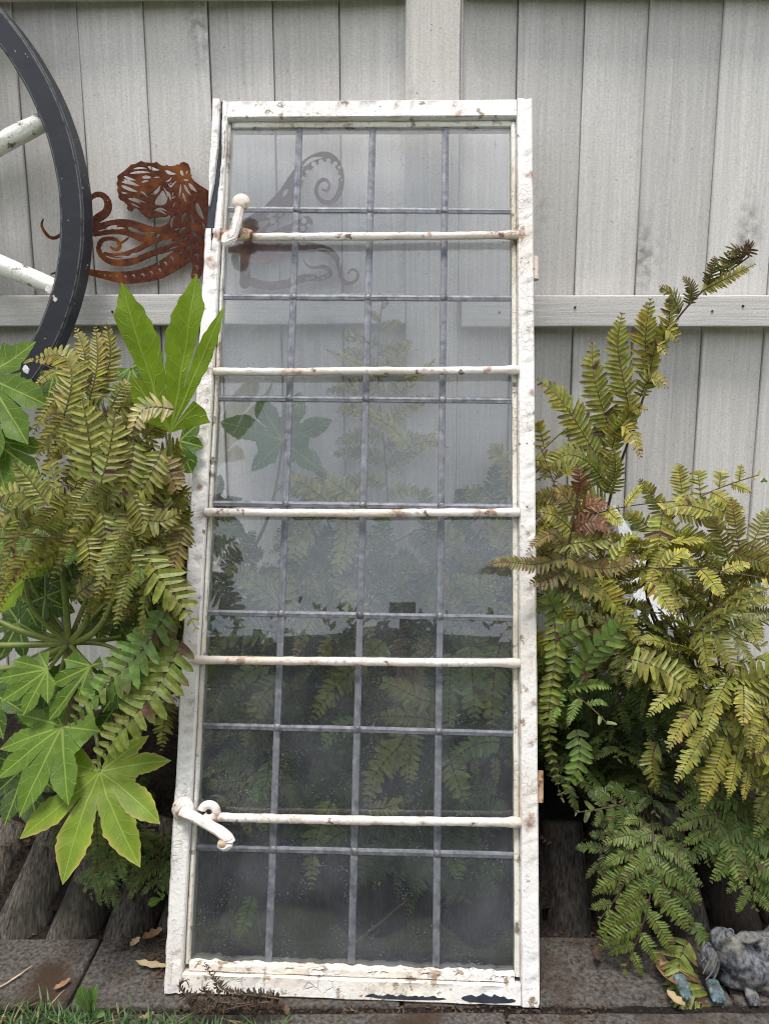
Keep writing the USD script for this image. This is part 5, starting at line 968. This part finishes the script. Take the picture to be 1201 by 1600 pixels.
palm_leaf(fat, (442, 690), [(505, 738), (520, 655), (472, 612), (400, 622), (345, 650), (390, 735)], MG * 1.1, 1.24, wid=0.21, nrm=(0, -0.9, 0.5), cup=0.05, seed=13, petiole=[at_y(400, 850, 1.24), at_y(250, 980, 1.2), crown])
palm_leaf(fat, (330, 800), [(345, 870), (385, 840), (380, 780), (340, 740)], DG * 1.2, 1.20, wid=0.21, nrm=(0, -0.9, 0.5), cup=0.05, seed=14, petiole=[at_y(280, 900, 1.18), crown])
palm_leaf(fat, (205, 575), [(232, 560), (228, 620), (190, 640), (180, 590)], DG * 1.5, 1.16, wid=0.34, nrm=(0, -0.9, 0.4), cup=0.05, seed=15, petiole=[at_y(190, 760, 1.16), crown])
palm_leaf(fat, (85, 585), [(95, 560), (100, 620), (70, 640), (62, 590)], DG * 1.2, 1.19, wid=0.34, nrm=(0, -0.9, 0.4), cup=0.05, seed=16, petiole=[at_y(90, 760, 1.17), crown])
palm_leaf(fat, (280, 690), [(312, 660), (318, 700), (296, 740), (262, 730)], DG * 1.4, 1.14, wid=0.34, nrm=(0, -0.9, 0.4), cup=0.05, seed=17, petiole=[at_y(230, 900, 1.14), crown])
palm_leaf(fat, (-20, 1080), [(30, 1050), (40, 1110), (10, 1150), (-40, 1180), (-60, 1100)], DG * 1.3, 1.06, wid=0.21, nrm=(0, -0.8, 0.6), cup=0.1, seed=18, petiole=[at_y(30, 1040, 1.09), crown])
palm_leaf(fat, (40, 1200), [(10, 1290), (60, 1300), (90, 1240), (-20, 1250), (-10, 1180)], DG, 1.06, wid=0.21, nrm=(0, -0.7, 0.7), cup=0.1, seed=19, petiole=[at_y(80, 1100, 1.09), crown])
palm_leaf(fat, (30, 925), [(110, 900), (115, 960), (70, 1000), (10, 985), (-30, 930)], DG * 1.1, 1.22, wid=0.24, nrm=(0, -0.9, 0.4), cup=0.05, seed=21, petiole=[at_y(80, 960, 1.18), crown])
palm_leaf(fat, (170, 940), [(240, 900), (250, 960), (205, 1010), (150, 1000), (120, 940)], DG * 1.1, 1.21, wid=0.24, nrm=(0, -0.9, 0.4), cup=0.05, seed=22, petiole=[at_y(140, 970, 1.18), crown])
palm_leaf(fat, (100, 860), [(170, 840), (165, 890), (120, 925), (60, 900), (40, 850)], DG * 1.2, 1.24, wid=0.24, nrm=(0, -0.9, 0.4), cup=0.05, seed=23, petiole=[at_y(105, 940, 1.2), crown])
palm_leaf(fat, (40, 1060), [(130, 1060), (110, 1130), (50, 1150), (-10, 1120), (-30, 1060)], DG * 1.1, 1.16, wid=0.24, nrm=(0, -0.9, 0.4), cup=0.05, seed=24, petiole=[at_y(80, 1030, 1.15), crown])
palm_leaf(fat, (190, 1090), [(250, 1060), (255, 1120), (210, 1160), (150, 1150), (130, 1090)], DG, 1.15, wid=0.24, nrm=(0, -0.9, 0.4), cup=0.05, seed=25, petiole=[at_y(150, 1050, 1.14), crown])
for (a, b) in (((-40, 858), (5, 900)), ((-40, 1008), (30, 1008)), ((-30, 955), (30, 985)), ((-40, 1048), (40, 1038)), ((180, 930), (150, 985)), ((145, 925), (132, 975)), ((96, 880), (104, 960))):
    part(fat, 'stem', tube(spline([at_y(*a, 1.09), at_y(*b, 1.085), crown], 16), np.linspace(0.0040, 0.0058, 16), 8), 'green_stem', smooth=True)
#%%REST
# ================================================================== SMALL THINGS IN THE BORDER
rg = np.random.default_rng(77)
# variegated ivy: green hearts with cream margins
def ivy_leaf(parent, centre, size, ang, y, nrm=(0, -1, 0.3), seed=0):
    n = unit(np.array(nrm, float) + np.random.default_rng(seed).normal(0, 0.25, 3)); e1 = unit(np.cross(n, [0.3, 0, 1])); e2 = np.cross(n, e1)
    th = np.linspace(-math.pi, math.pi, 49)[:-1]
    R = 0.62 + 0.30 * np.maximum(0, np.cos(2.5 * th)) * (np.abs(th) < 2.2) + 0.10 * np.cos(th) + 0.28 * np.exp(-(th / 0.35) ** 2) - 0.30 * np.exp(-((np.abs(th) - math.pi) / 0.3) ** 2)
    V, C = [], []
    ca, sa = math.cos(math.radians(ang)), math.sin(math.radians(ang))
    C0 = at_y(*centre, y)
    for k, r in enumerate((0.02, 0.35, 0.62, 0.72, 1.0)):
        a, b = R * r * np.cos(th), R * r * np.sin(th)
        x_, y_ = a * ca - b * sa, a * sa + b * ca
        z = 0.10 * np.abs(b) - 0.12 * (r ** 2)
        V.append(C0 + (x_[:, None] * e1 + y_[:, None] * e2 + z[:, None] * n) * size)
        wob = meshkit.noise(np.stack([x_ * 4 + seed, y_ * 4, x_ * 0], -1), 2)[:, None]
        C.append(np.where((k >= 4) | ((k == 3) & (wob > 0.5)), np.array((0.52, 0.52, 0.38)), np.array((0.035, 0.085, 0.030)) + 0.05 * wob))
    v = np.vstack(V); f = grid_faces(5, 48, True)
    part(parent, 'leaf', (v, f), 'palm_leaf', smooth=True, tint=np.vstack(C), attrs={'vein': np.full((len(v), 3), 0.01)})
ivy = thing('ivy', 'variegated ivy with cream edged leaves climbing behind the white pointed ornament', 'ivy', at_y(1000, 900, 1.34))
part(ivy, 'stem', tube(spline(pp((1020, 1000, 1.35), (1000, 900, 1.36), (975, 830, 1.36), (965, 790, 1.36)), 20), 0.0016, 6), 'bark_stem', smooth=True)
for (c, s, a, y) in (((992, 824), 0.017, -80, 1.30), ((964, 796), 0.012, 60, 1.33), ((948, 808), 0.010, 120, 1.34), ((985, 852), 0.014, -100, 1.33), ((950, 835), 0.011, 180, 1.33), ((1003, 880), 0.013, 200, 1.33), ((1000, 920), 0.013, -60, 1.33)):
    ivy_leaf(ivy, c, s, a, y, seed=int(c[0]))
ivy2 = thing('ivy', 'variegated ivy among the ferns at the right edge of the border', 'ivy', at_y(1150, 900, 1.32))
part(ivy2, 'stem', tube(spline(pp((1180, 1000, 1.33), (1150, 900, 1.34), (1120, 830, 1.34), (1098, 790, 1.34)), 20), 0.0016, 6), 'bark_stem', smooth=True)
for (c, s, a, y) in (((1100, 782), 0.014, 20, 1.27), ((1068, 798), 0.013, 150, 1.27), ((1096, 795), 0.010, -90, 1.28), ((1098, 890), 0.015, 200, 1.22), ((1142, 918), 0.017, 190, 1.2), ((1165, 930), 0.016, -60, 1.2), ((1160, 885), 0.014, 40, 1.22), ((1185, 915), 0.014, 10, 1.2), ((1195, 750), 0.010, 40, 1.25), ((1150, 940), 0.014, -90, 1.19), ((1130, 975), 0.013, 170, 1.2)):
    ivy_leaf(ivy2, c, s, a, y, seed=int(c[0]) + 3)

# white pointed ornament standing in the bed
OYY = 1.285
ap, bs = at_y(957, 790, OYY), at_y(1000, 1170, OYY)
orn = thing('garden_ornament', 'white painted pointed wooden ornament half hidden in the right hand ferns', 'ornament', (at_y(985, 1000, OYY)[0], OYY, bs[2]))
def frustum(c, z0, h0, z1, h1, yaw=0.5, lean=(0, 0)):
    r = rot(yaw, 'z'); V = []
    for z, h, o in ((z0, h0, (0, 0)), (z1, h1, lean)):
        for a, b in ((-1, -1), (1, -1), (1, 1), (-1, 1)):
            V.append(np.array([c[0] + o[0], c[1] + o[1], z]) + r @ [a * h, b * h, 0])
    f = [[0, 1, 5], [0, 5, 4], [1, 2, 6], [1, 6, 5], [2, 3, 7], [2, 7, 6], [3, 0, 4], [3, 4, 7], [4, 5, 6], [4, 6, 7], [0, 2, 1], [0, 3, 2]]
    return np.array(V), np.array(f)
zr = at_y(990, 955, OYY)[2]
oc_ = np.array([at_y(988, 955, OYY)[0], OYY])
part(orn, 'spire', frustum(oc_, zr + 0.004, 0.060, ap[2], 0.0022, 0.62, (ap[0] - oc_[0], 0)), 'ornament_paint')
part(orn, 'eave', frustum(oc_, zr - 0.012, 0.072, zr + 0.004, 0.066, 0.62), 'ornament_paint')
part(orn, 'box', frustum(oc_, bs[2] - 0.01, 0.058, zr - 0.012, 0.060, 0.62), 'ornament_paint')
for s in (-1, 1):
    r_ = rot(0.62, 'z')
    b0 = np.array([oc_[0], OYY, zr + 0.004]) + r_ @ [s * 0.060, -0.060, 0]
    part(orn, 'corner_strip', tube(np.array([b0, (b0 + ap) / 2, ap]), [0.0022, 0.002, 0.0016], 6), 'ornament_paint', smooth=True)

# weathered stone animal lying at the foot of the logs
ab = at_z(1185, 1560)
ani = thing('stone_animal', 'weathered grey stone animal ornament with pale blue feet at the lower right corner', 'ornament', ab)
AY = ab[1] + 0.02
def lump(px, py, r, y=AY, sq=(1, 1, 1)):
    m = trimesh.creation.icosphere(3, 1.0); c = at_y(px, py, y)
    return m3.Manifold.sphere(1.0, 24).scale(tuple(np.array(sq) * r * 0.00104)).translate(tuple(c))
body = (lump(1205, 1505, 40, AY + 0.015, (1.25, 1.0, 0.98)) + lump(1232, 1478, 32, AY + 0.03, (1.2, 1, 0.9)) + m3.Manifold.batch_hull([lump(1133, 1474, 17), lump(1140, 1500, 18), lump(1170, 1512, 24)]) + lump(1127, 1468, 15) + lump(1170, 1466, 12, AY, (1.5, 0.8, 0.55)) + lump(1150, 1478, 9) +
        m3.Manifold.batch_hull([lump(1140, 1525, 14), lump(1200, 1540, 12), lump(1240, 1535, 16)]) + lump(1108, 1500, 14, AY, (0.8, 1, 1.6)))
v, f = vf(body.refine_to_length(0.003))
t_ = trimesh.Trimesh(v, f, process=False); trimesh.smoothing.filter_taubin(t_, iterations=12)
ring = at_y(1139, 1458, AY - 0.017)
v = np.array(t_.vertices); v = jitter(v, 0.0022, 110, 4); v = jitter(v, 0.003, 45, 9)
part(ani, 'body', (v, f), 'stone', smooth=True)
th = np.linspace(0, 2 * math.pi, 20)
part(ani, 'eye', tube(np.stack([ring[0] + 0.0052 * np.cos(th), np.full(20, ring[1]), ring[2] + 0.0056 * np.sin(th)], -1), 0.0014, 8, caps=False), 'stone', smooth=True)
for (px, py, toes, col) in ((1119, 1552, 4, 'pale_blue'), (1068, 1545, 3, 'pale_blue'), (1174, 1555, 3, 'stone')):
    M_ = None
    for j in range(toes):
        o = (j - (toes - 1) / 2) * 4.6
        h = m3.Manifold.batch_hull([lump(px + o * 0.45 - 6, py - 14, 6.0, AY - 0.012), lump(px + o * 0.9, py, 4.6, AY - 0.024), lump(px + o * 1.15 + 4, py + 15 - abs(o) * 0.5, 2.4, AY - 0.030)])
        M_ = h if M_ is None else M_ + h
    v, f = vf(M_.refine_to_length(0.0025))
    part(ani, 'foot', (jitter(v, 0.0016, 110, px), f), col, smooth=40)
for pts in (((1112, 1496), (1104, 1510), (1098, 1522)), ((1120, 1498), (1112, 1520), (1102, 1532)), ((1122, 1500), (1120, 1520), (1108, 1538)), ((1103, 1482), (1102, 1496), (1092, 1504))):
    part(ani, 'claw', tube(spline([at_y(a, b, AY - 0.022) for a, b in pts], 12), np.linspace(0.0018, 0.0008, 12), 6), 'stone', smooth=True)

# fallen leaves, each lying where it fell
def flat_leaf(name, centre, length, width, ang, label, matn='dead_leaf', curl=0.25, z=0.004, cat='leaf', lift=0.0):
    C0 = at_z(*centre, z); a = math.radians(ang); e1 = np.array([math.cos(a), math.sin(a), lift]); e2 = np.array([-math.sin(a), math.cos(a), 0])
    t = np.linspace(-1, 1, 17); s = np.linspace(-1, 1, 5)
    w = width / 2 * (1 - t ** 2) ** 0.7 * (1 + 0.2 * np.sin(t * 9))
    V = C0 + (t * length / 2)[:, None, None] * e1 + (s[None] * w[:, None])[..., None] * e2 + np.array([0, 0, 1.0]) * (curl * (np.abs(s)[None] * w[:, None]) + curl * 0.25 * length * (t ** 2)[:, None])[..., None]
    v = jitter(V.reshape(-1, 3), 0.001, 120, int(centre[0])); f = grid_faces(17, 5)
    return single(name, (v, f), matn, label, cat, smooth=True)
flat_leaf('fallen_leaf', (14, 1449), 0.020, 0.009, 10, 'small orange brown dry leaf at the foot of the leftmost logs', 'dead_leaf', 0.5)
flat_leaf('fallen_leaf', (97, 1541), 0.026, 0.009, 50, 'tan dry leaf lying on the paving near the grass', 'dead_leaf', 0.6)
flat_leaf('fallen_leaf', (229, 1590), 0.020, 0.008, 30, 'tan dry leaf at the edge of the grass below the window corner', 'dead_leaf', 0.5)
flat_leaf('fallen_leaf', (211, 1474), 0.020, 0.011, 70, 'pale dry leaf in the litter left of the window foot', 'straw', 0.6, 0.01)
flat_leaf('fallen_leaf', (238, 1465), 0.032, 0.016, 40, 'greyish pink curled leaf tucked beside the window foot', 'dead_leaf', 0.8, 0.012)
flat_leaf('fallen_leaf', (236, 1508), 0.050, 0.012, -12, 'long tan dry blade poking out from under the window corner', 'straw', 0.2, 0.006)
flat_leaf('fallen_leaf', (20, 1530), 0.060, 0.003, 55, 'thin dry straw lying on the paving at the far left', 'straw', 0.1, 0.004)
flat_leaf('fallen_leaf', (932, 1495), 0.030, 0.010, 80, 'brown curled leaf at the foot of the logs right of the window', 'litter', 0.9, 0.012)
flat_leaf('fallen_leaf', (1055, 1565), 0.030, 0.013, -60, 'yellowish brown dead leaf beside the trailing green frond', 'straw', 0.7, 0.006)
flat_leaf('fallen_leaf', (1040, 1525), 0.065, 0.022, 95, 'large rust brown curled leaf below the right hand ferns', 'dead_leaf', 0.9, 0.014)
flat_leaf('fallen_leaf', (448, 1582), 0.018, 0.008, 100, 'dark curled leaf lying just under the window bottom rail', 'litter', 0.8, 0.006)

# dark dead fern curled over the bottom left corner of the window
dead = thing('dead_fern', 'dark brown shrivelled fern frond lying over the window bottom left corner', 'dead fern', at_z(345, 1575))
DC = np.array((0.048, 0.028, 0.019))
LF, ST = Leafy(), []
def dpt(px, py, y): return at_y(px, py, y)
for (pts, ln) in (([(440, 1562, 0.872), (395, 1556, 0.872), (352, 1548, 0.876), (330, 1524, 0.884), (322, 1508, 0.886), (330, 1514, 0.884)], 0.011), ([(400, 1566, 0.868), (350, 1572, 0.866), (310, 1570, 0.866), (285, 1550, 0.872), (280, 1538, 0.874), (290, 1533, 0.872), (296, 1545, 0.868)], 0.012), ([(360, 1568, 0.866), (330, 1560, 0.868), (318, 1545, 0.872), (325, 1540, 0.87)], 0.012),
                  ([(420, 1566, 0.866), (380, 1572, 0.864), (345, 1580, 0.862)], 0.010), ([(330, 1582, 0.862), (310, 1572, 0.862), (300, 1560, 0.864), (312, 1552, 0.864)], 0.011)):
    c = spline([dpt(*q) for q in pts], 40)
    nn = unit(np.cross(np.gradient(c, axis=0), [0.2, 0.9, 0.3]))
    spray(LF, ST, c, np.array([0.1, -0.8, 0.6]), ln * 0.72, rg, DC, brown=0.0, stalk=0.0013, wratio=0.34, curl=0.9, ang=75)
(v, f), c = LF.out()
v = jitter(v, 0.0045, 130, 3)
p = part(dead, 'frond', (v, f), 'dead_fern', tint=c); part(p, 'stalk', cat_meshes(ST), 'stalk', smooth=True)

# seedlings
def oval_leaf(parent, base, tip, width, col, y0, y1, nrm=(0, -0.7, 0.7)):
    A_, B_ = at_y(*base, y0), at_y(*tip, y1)
    t = np.linspace(0, 1, 14); d = B_ - A_; ln = np.linalg.norm(d); W = unit(np.cross(nrm, d)); N = unit(np.cross(d, W))
    w = width / 2 * np.interp(t, [0, 0.18, 0.5, 0.8, 0.95, 1], [0.12, 0.45, 1, 0.85, 0.4, 0])
    s = np.linspace(-1, 1, 5)
    V = A_ + t[:, None, None] * d + (s[None] * w[:, None])[..., None] * W + ((np.abs(s)[None] * w[:, None]) * 0.35 + 0.10 * ln * np.sin(np.pi * t)[:, None])[..., None] * N
    st = np.stack([np.broadcast_to(s[None] * w[:, None], (14, 5)), np.broadcast_to((t * ln)[:, None], (14, 5)), np.full((14, 5), ln)], -1).reshape(-1, 3) * [2.6, 1.6, 1]
    part(parent, 'leaf', (V.reshape(-1, 3), grid_faces(14, 5)), 'palm_leaf', smooth=True, tint=np.tile(col, (70, 1)), attrs={'vein': st})
weed = thing('weed', 'young green weed with oval leaves growing in the grass at the lower left', 'weed', at_z(143, 1590))
yw = at_z(143, 1590)[1]
WC = np.array((0.105, 0.190, 0.065))
for (b, t_, w) in (((140, 1575), (127, 1540), 0.020), ((146, 1570), (152, 1538), 0.017), ((142, 1582), (120, 1604), 0.020), ((146, 1582), (164, 1586), 0.012), ((144, 1580), (150, 1562), 0.010), ((142, 1584), (136, 1560), 0.009)):
    oval_leaf(weed, b, t_, w, WC * rg.uniform(0.85, 1.15), yw, yw - 0.012)
part(weed, 'stem', tube(spline([at_z(143, 1592), at_y(143, 1575, yw)], 6), 0.0018, 6), 'green_stem', smooth=True)
seed = thing('weed', 'tiny bright green seedling leaves at the foot of the log beside the window', 'weed', at_y(248, 1412, 1.01))
for (b, t_, w) in (((252, 1405), (231, 1414), 0.013), ((252, 1405), (258, 1398), 0.010)):
    oval_leaf(seed, b, t_, w, np.array((0.10, 0.18, 0.035)), 1.012, 1.005)
dry = thing('dry_stem', 'thin reddish dry stem slanting behind the lowest panes', 'stem', at_y(545, 1500, 1.02))
part(dry, 'stem', tube(spline([at_y(505, 1512, 0.985), at_y(590, 1445, 1.02), at_y(660, 1385, 1.06)], 14), np.linspace(0.002, 0.0013, 14), 6), 'dead_leaf', smooth=True)

# litter of chips and crumbs along the foot of the logs
def crumbs(n, boxes, size, seed):
    rg = np.random.default_rng(seed); V, Fs = [], []
    tet = np.array([[0, 0, 0], [1, 0, 0], [0.4, 0.7, 0.05], [0.5, 0.3, 0.5]]); tf = np.array([[0, 2, 1], [0, 1, 3], [1, 2, 3], [2, 0, 3]])
    for i in range(n):
        x0, x1, y0, y1, z = boxes[rg.integers(len(boxes))]
        s = size * rg.uniform(0.4, 1.6) * np.array([rg.uniform(0.8, 2.2), 1, rg.uniform(0.3, 1.0)])
        q = tet * s; a = rg.uniform(0, 6.3)
        q = q @ rot(a, 'z').T @ rot(rg.uniform(-0.5, 0.5), 'x').T + [rg.uniform(x0, x1), rg.uniform(y0, y1), z]
        V.append(q); Fs.append(tf + 4 * i)
    return np.vstack(V), np.vstack(Fs)
single('leaf_litter', crumbs(2600, [(-0.6, 0.7, 1.0, 1.045, -0.004), (-0.33, -0.25, 0.93, 1.03, 0.0), (-0.36, -0.25, 0.98, 1.04, 0.002), (-0.40, -0.26, 1.0, 1.04, 0.002), (0.24, 0.65, 0.96, 1.04, -0.002), (-0.3, 0.25, 0.86, 1.03, -0.002), (-0.3, 0.3, 0.87, 0.90, -0.002), (0.24, 0.6, 0.90, 1.04, -0.003)], 0.0042, 5), 'litter', 'dark leaf litter and crumbs along the foot of the logs', 'leaf litter', kind='stuff')
single('grit', crumbs(900, [(-0.75, 0.7, 0.85, 1.02, -0.002)], 0.0018, 6), 'slab', 'grit and crumbs scattered over the paving', 'grit', kind='stuff')
single('bed_litter', crumbs(3500, [(-0.8, 0.9, 1.11, 1.36, 0.115), (-0.8, 0.9, 1.09, 1.2, 0.11)], 0.008, 8), 'litter', 'dark leaf litter lying on the planting bed', 'leaf litter', kind='stuff')
def grass(n, xr, yr, seed, dens):
    rg = np.random.default_rng(seed); V, Fs, C = [], [], []
    k = 0
    while k < n:
        x_, y_ = rg.uniform(*xr), rg.uniform(*yr)
        if rg.random() > dens(x_, y_): continue
        h = rg.uniform(0.012, 0.034); w = rg.uniform(0.0009, 0.0018); a = rg.uniform(0, 6.3); l = rg.uniform(0.2, 1.3)
        d = np.array([math.cos(a), math.sin(a), 0]); e = np.array([-math.sin(a), math.cos(a), 0])
        pts = [np.array([x_, y_, -0.004]) + d * (h * l * t * t) + np.array([0, 0, h * t * (1 - 0.25 * l * t)]) for t in (0, 0.5, 0.85, 1)]
        V += [pts[0] - e * w, pts[0] + e * w, pts[1] - e * w * 0.9, pts[1] + e * w * 0.9, pts[2] - e * w * 0.5, pts[2] + e * w * 0.5, pts[3]]
        Fs.append(np.array([[0, 1, 3], [0, 3, 2], [2, 3, 5], [2, 5, 4], [4, 5, 6]]) + 7 * k)
        c = np.array((0.055, 0.105, 0.030)) * rg.uniform(0.6, 1.4) if rg.random() > 0.08 else np.array((0.26, 0.21, 0.10))
        C += [c] * 7; k += 1
    return (np.array(V), np.vstack(Fs)), np.array(C)
gm, gc = grass(5200, (-0.75, 0.05), (0.74, 0.925), 4, lambda x_, y_: np.clip((0.918 - 0.11 * (x_ + 0.62) - y_) / 0.035, 0, 1) * np.clip((0.0 - x_) / 0.25, 0, 1) * (0.3 + 0.9 * float(meshkit.noise(np.array([x_ * 22, y_ * 22, 0.0])))))
single('grass', gm, 'grass_leaf', 'short green grass creeping over the paving at the lower left', 'grass', kind='stuff', tint=gc)

# ================================================================== BEHIND THE CAMERA (seen in the glass)
hedge = thing('hedge', 'tall dark green hedge across the garden, mirrored in the lower panes', 'hedge', (0, -5.0, 0))
rg = np.random.default_rng(91)
hv, hf = vf(rounded_box((17, 0.8, 2.3), 0.1).refine_to_length(0.35))
part(hedge, 'stem_mass', (jitter(hv + [0, -5.0, 1.10], 0.12, 1.5, 2), hf), 'hedge_core')
N_ = 9000
c = np.stack([rg.uniform(-8.5, 8.5, N_), -5.0 + rg.uniform(-0.3, 0.62, N_), rg.uniform(0.02, 2.36, N_) + 0.07 * rg.normal(0, 1, N_)], -1)
d1 = unit(rg.normal(0, 1, (N_, 3))); d2 = unit(np.cross(d1, rg.normal(0, 1, (N_, 3))))
q = np.stack([c - d1 * 0.07, c + d2 * 0.03, c + d1 * 0.07, c - d2 * 0.03], 1).reshape(-1, 3)
hf = (np.array([[0, 1, 2], [0, 2, 3]])[None] + (np.arange(N_) * 4)[:, None, None]).reshape(-1, 3)
hc = np.repeat(np.array((0.040, 0.062, 0.020)) * rg.uniform(0.5, 1.7, N_)[:, None], 4, 0)
tag(stage.GetPrimAtPath(part(hedge, 'foliage', (q, hf), 'grass_leaf', tint=hc)), kind='stuff')

# the phone, and the person kneeling behind it
ph_c = CAM - fw * 0.016 - up * 0.030
R_ = np.stack([rt, fw, up], 1)
v, f = vf(rounded_box((0.076, 0.009, 0.155), 0.0042))
ph = thing('phone', 'black smartphone held up to the window, seen as its reflection', 'phone', ph_c)
part(ph, 'body', (v @ R_.T + ph_c, f), 'phone_body', smooth=40)
v, f = vf(rounded_box((0.068, 0.0025, 0.022), 0.0011)); part(ph, 'camera_bar', (v @ R_.T + ph_c + fw * 0.0052 + up * 0.052, f), 'window_dark', smooth=40)
def chain(bones, ln=0.012, it=10):
    """One continuous surface from joints with radii."""
    M_ = None
    for (a, ra), (b, rb_) in bones:
        h = m3.Manifold.batch_hull([m3.Manifold.sphere(ra, 16).translate(tuple(a)), m3.Manifold.sphere(rb_, 16).translate(tuple(b))])
        M_ = h if M_ is None else M_ + h
    v, f = vf(M_.refine_to_length(ln)); t = trimesh.Trimesh(v, f, process=False); trimesh.smoothing.filter_taubin(t, iterations=it)
    return np.array(t.vertices), f
per = thing('person', 'person in a dark jacket kneeling and holding up the phone, mirrored in the glass', 'person', (0, -0.5, 0))
hd = np.array([0.0, -0.40, 0.765]); nk = np.array([0, -0.43, 0.64])
sh = {s: np.array([s * 0.175, -0.45, 0.575]) for s in (-1, 1)}; el = {s: np.array([s * 0.215, -0.24, 0.555]) for s in (-1, 1)}; wr = {s: np.array([s * 0.075, -0.080, 0.715]) for s in (-1, 1)}
hip = np.array([0, -0.62, 0.18]); ch = np.array([0, -0.47, 0.50])
sk = [((hd, 0.082), (hd + [0, 0.022, -0.055], 0.058)), ((hd + [0, 0.022, -0.055], 0.052), (nk, 0.050)), ((nk, 0.052), (ch, 0.09)), ((ch, 0.10), (hip, 0.12)), ((hd + [0, 0.082, 0.0], 0.009), (hd + [0, 0.094, -0.024], 0.013))]
for s in (-1, 1):
    hand = wr[s] + [-s * 0.022, 0.030, 0.036]
    sk += [((ch + [s * 0.06, 0, 0.03], 0.08), (sh[s], 0.055)), ((sh[s], 0.052), (el[s], 0.042)), ((el[s], 0.040), (wr[s], 0.026)), ((wr[s], 0.025), (hand, 0.024)), ((hd + [s * 0.080, -0.01, 0.01], 0.016), (hd + [s * 0.080, -0.005, -0.025], 0.010))]
    for j in range(4):
        a = hand + [-s * 0.004, 0.010, 0.016 - j * 0.017]; b = a + [-s * 0.006, 0.024, 0.004]; c_ = b + [-s * (0.026 - 0.003 * j), 0.004, 0.004]
        sk += [((a, 0.0095), (b, 0.0085)), ((b, 0.0085), (c_, 0.0075))]
    th0 = hand + [-s * 0.008, -0.012, 0.018]; sk += [((th0, 0.011), (th0 + [-s * 0.012, -0.002, 0.026], 0.009)), ((th0 + [-s * 0.012, -0.002, 0.026], 0.009), (th0 + [-s * 0.030, 0.0, 0.038], 0.008))]
    kn = np.array([s * 0.15, -0.20, 0.075]); an_ = np.array([s * 0.11, -0.66, 0.06])
    sk += [((hip + [s * 0.08, 0, 0], 0.095), (kn, 0.062)), ((kn, 0.058), (an_, 0.040)), ((an_, 0.040), (an_ + [0, -0.15, -0.02], 0.028))]
v, f = chain(sk, 0.009, 8); part(per, 'body', (v, f), 'skin', smooth=True)
jk = [((nk + [0, 0, -0.03], 0.068), (ch, 0.125)), ((ch, 0.128), (hip + [0, 0.02, 0.05], 0.150))]
tr_ = [((hip + [-0.06, 0, 0], 0.125), (hip + [0.06, 0, 0], 0.125))]
for s in (-1, 1):
    jk += [((ch + [s * 0.06, 0, 0.03], 0.105), (sh[s], 0.072)), ((sh[s], 0.070), (el[s], 0.058)), ((el[s], 0.056), (el[s] + (wr[s] - el[s]) * 0.88, 0.040))]
    kn = np.array([s * 0.15, -0.20, 0.075]); an_ = np.array([s * 0.11, -0.66, 0.06])
    tr_ += [((hip + [s * 0.08, 0, 0], 0.108), (kn, 0.074)), ((kn, 0.072), (an_, 0.050))]
v, f = chain(jk, 0.014, 8); part(per, 'jacket', (jitter(v, 0.004, 18, 3), f), 'dark_cloth', smooth=True)
v, f = chain(tr_, 0.014, 8); part(per, 'trousers', (jitter(v, 0.003, 18, 5), f), 'dark_cloth', smooth=True)
v, f = chain([((hd + [0, -0.018, 0.022], 0.088), (hd + [0, -0.035, -0.03], 0.078))], 0.01, 4); part(per, 'hair', (jitter(v, 0.004, 60, 6), f), 'dark_hair', smooth=True)
for s in (-1, 1):
    b = trimesh.creation.icosphere(2, 0.011); part(per, 'eye', (np.array(b.vertices) + hd + [s * 0.030, 0.072, -0.004], np.array(b.faces)), 'eye_white', smooth=True)
b = trimesh.creation.icosphere(2, 1.0); part(per, 'mouth', (np.array(b.vertices) * [0.022, 0.005, 0.006] + hd + [0, 0.078, -0.055], np.array(b.faces)), 'lip', smooth=True)
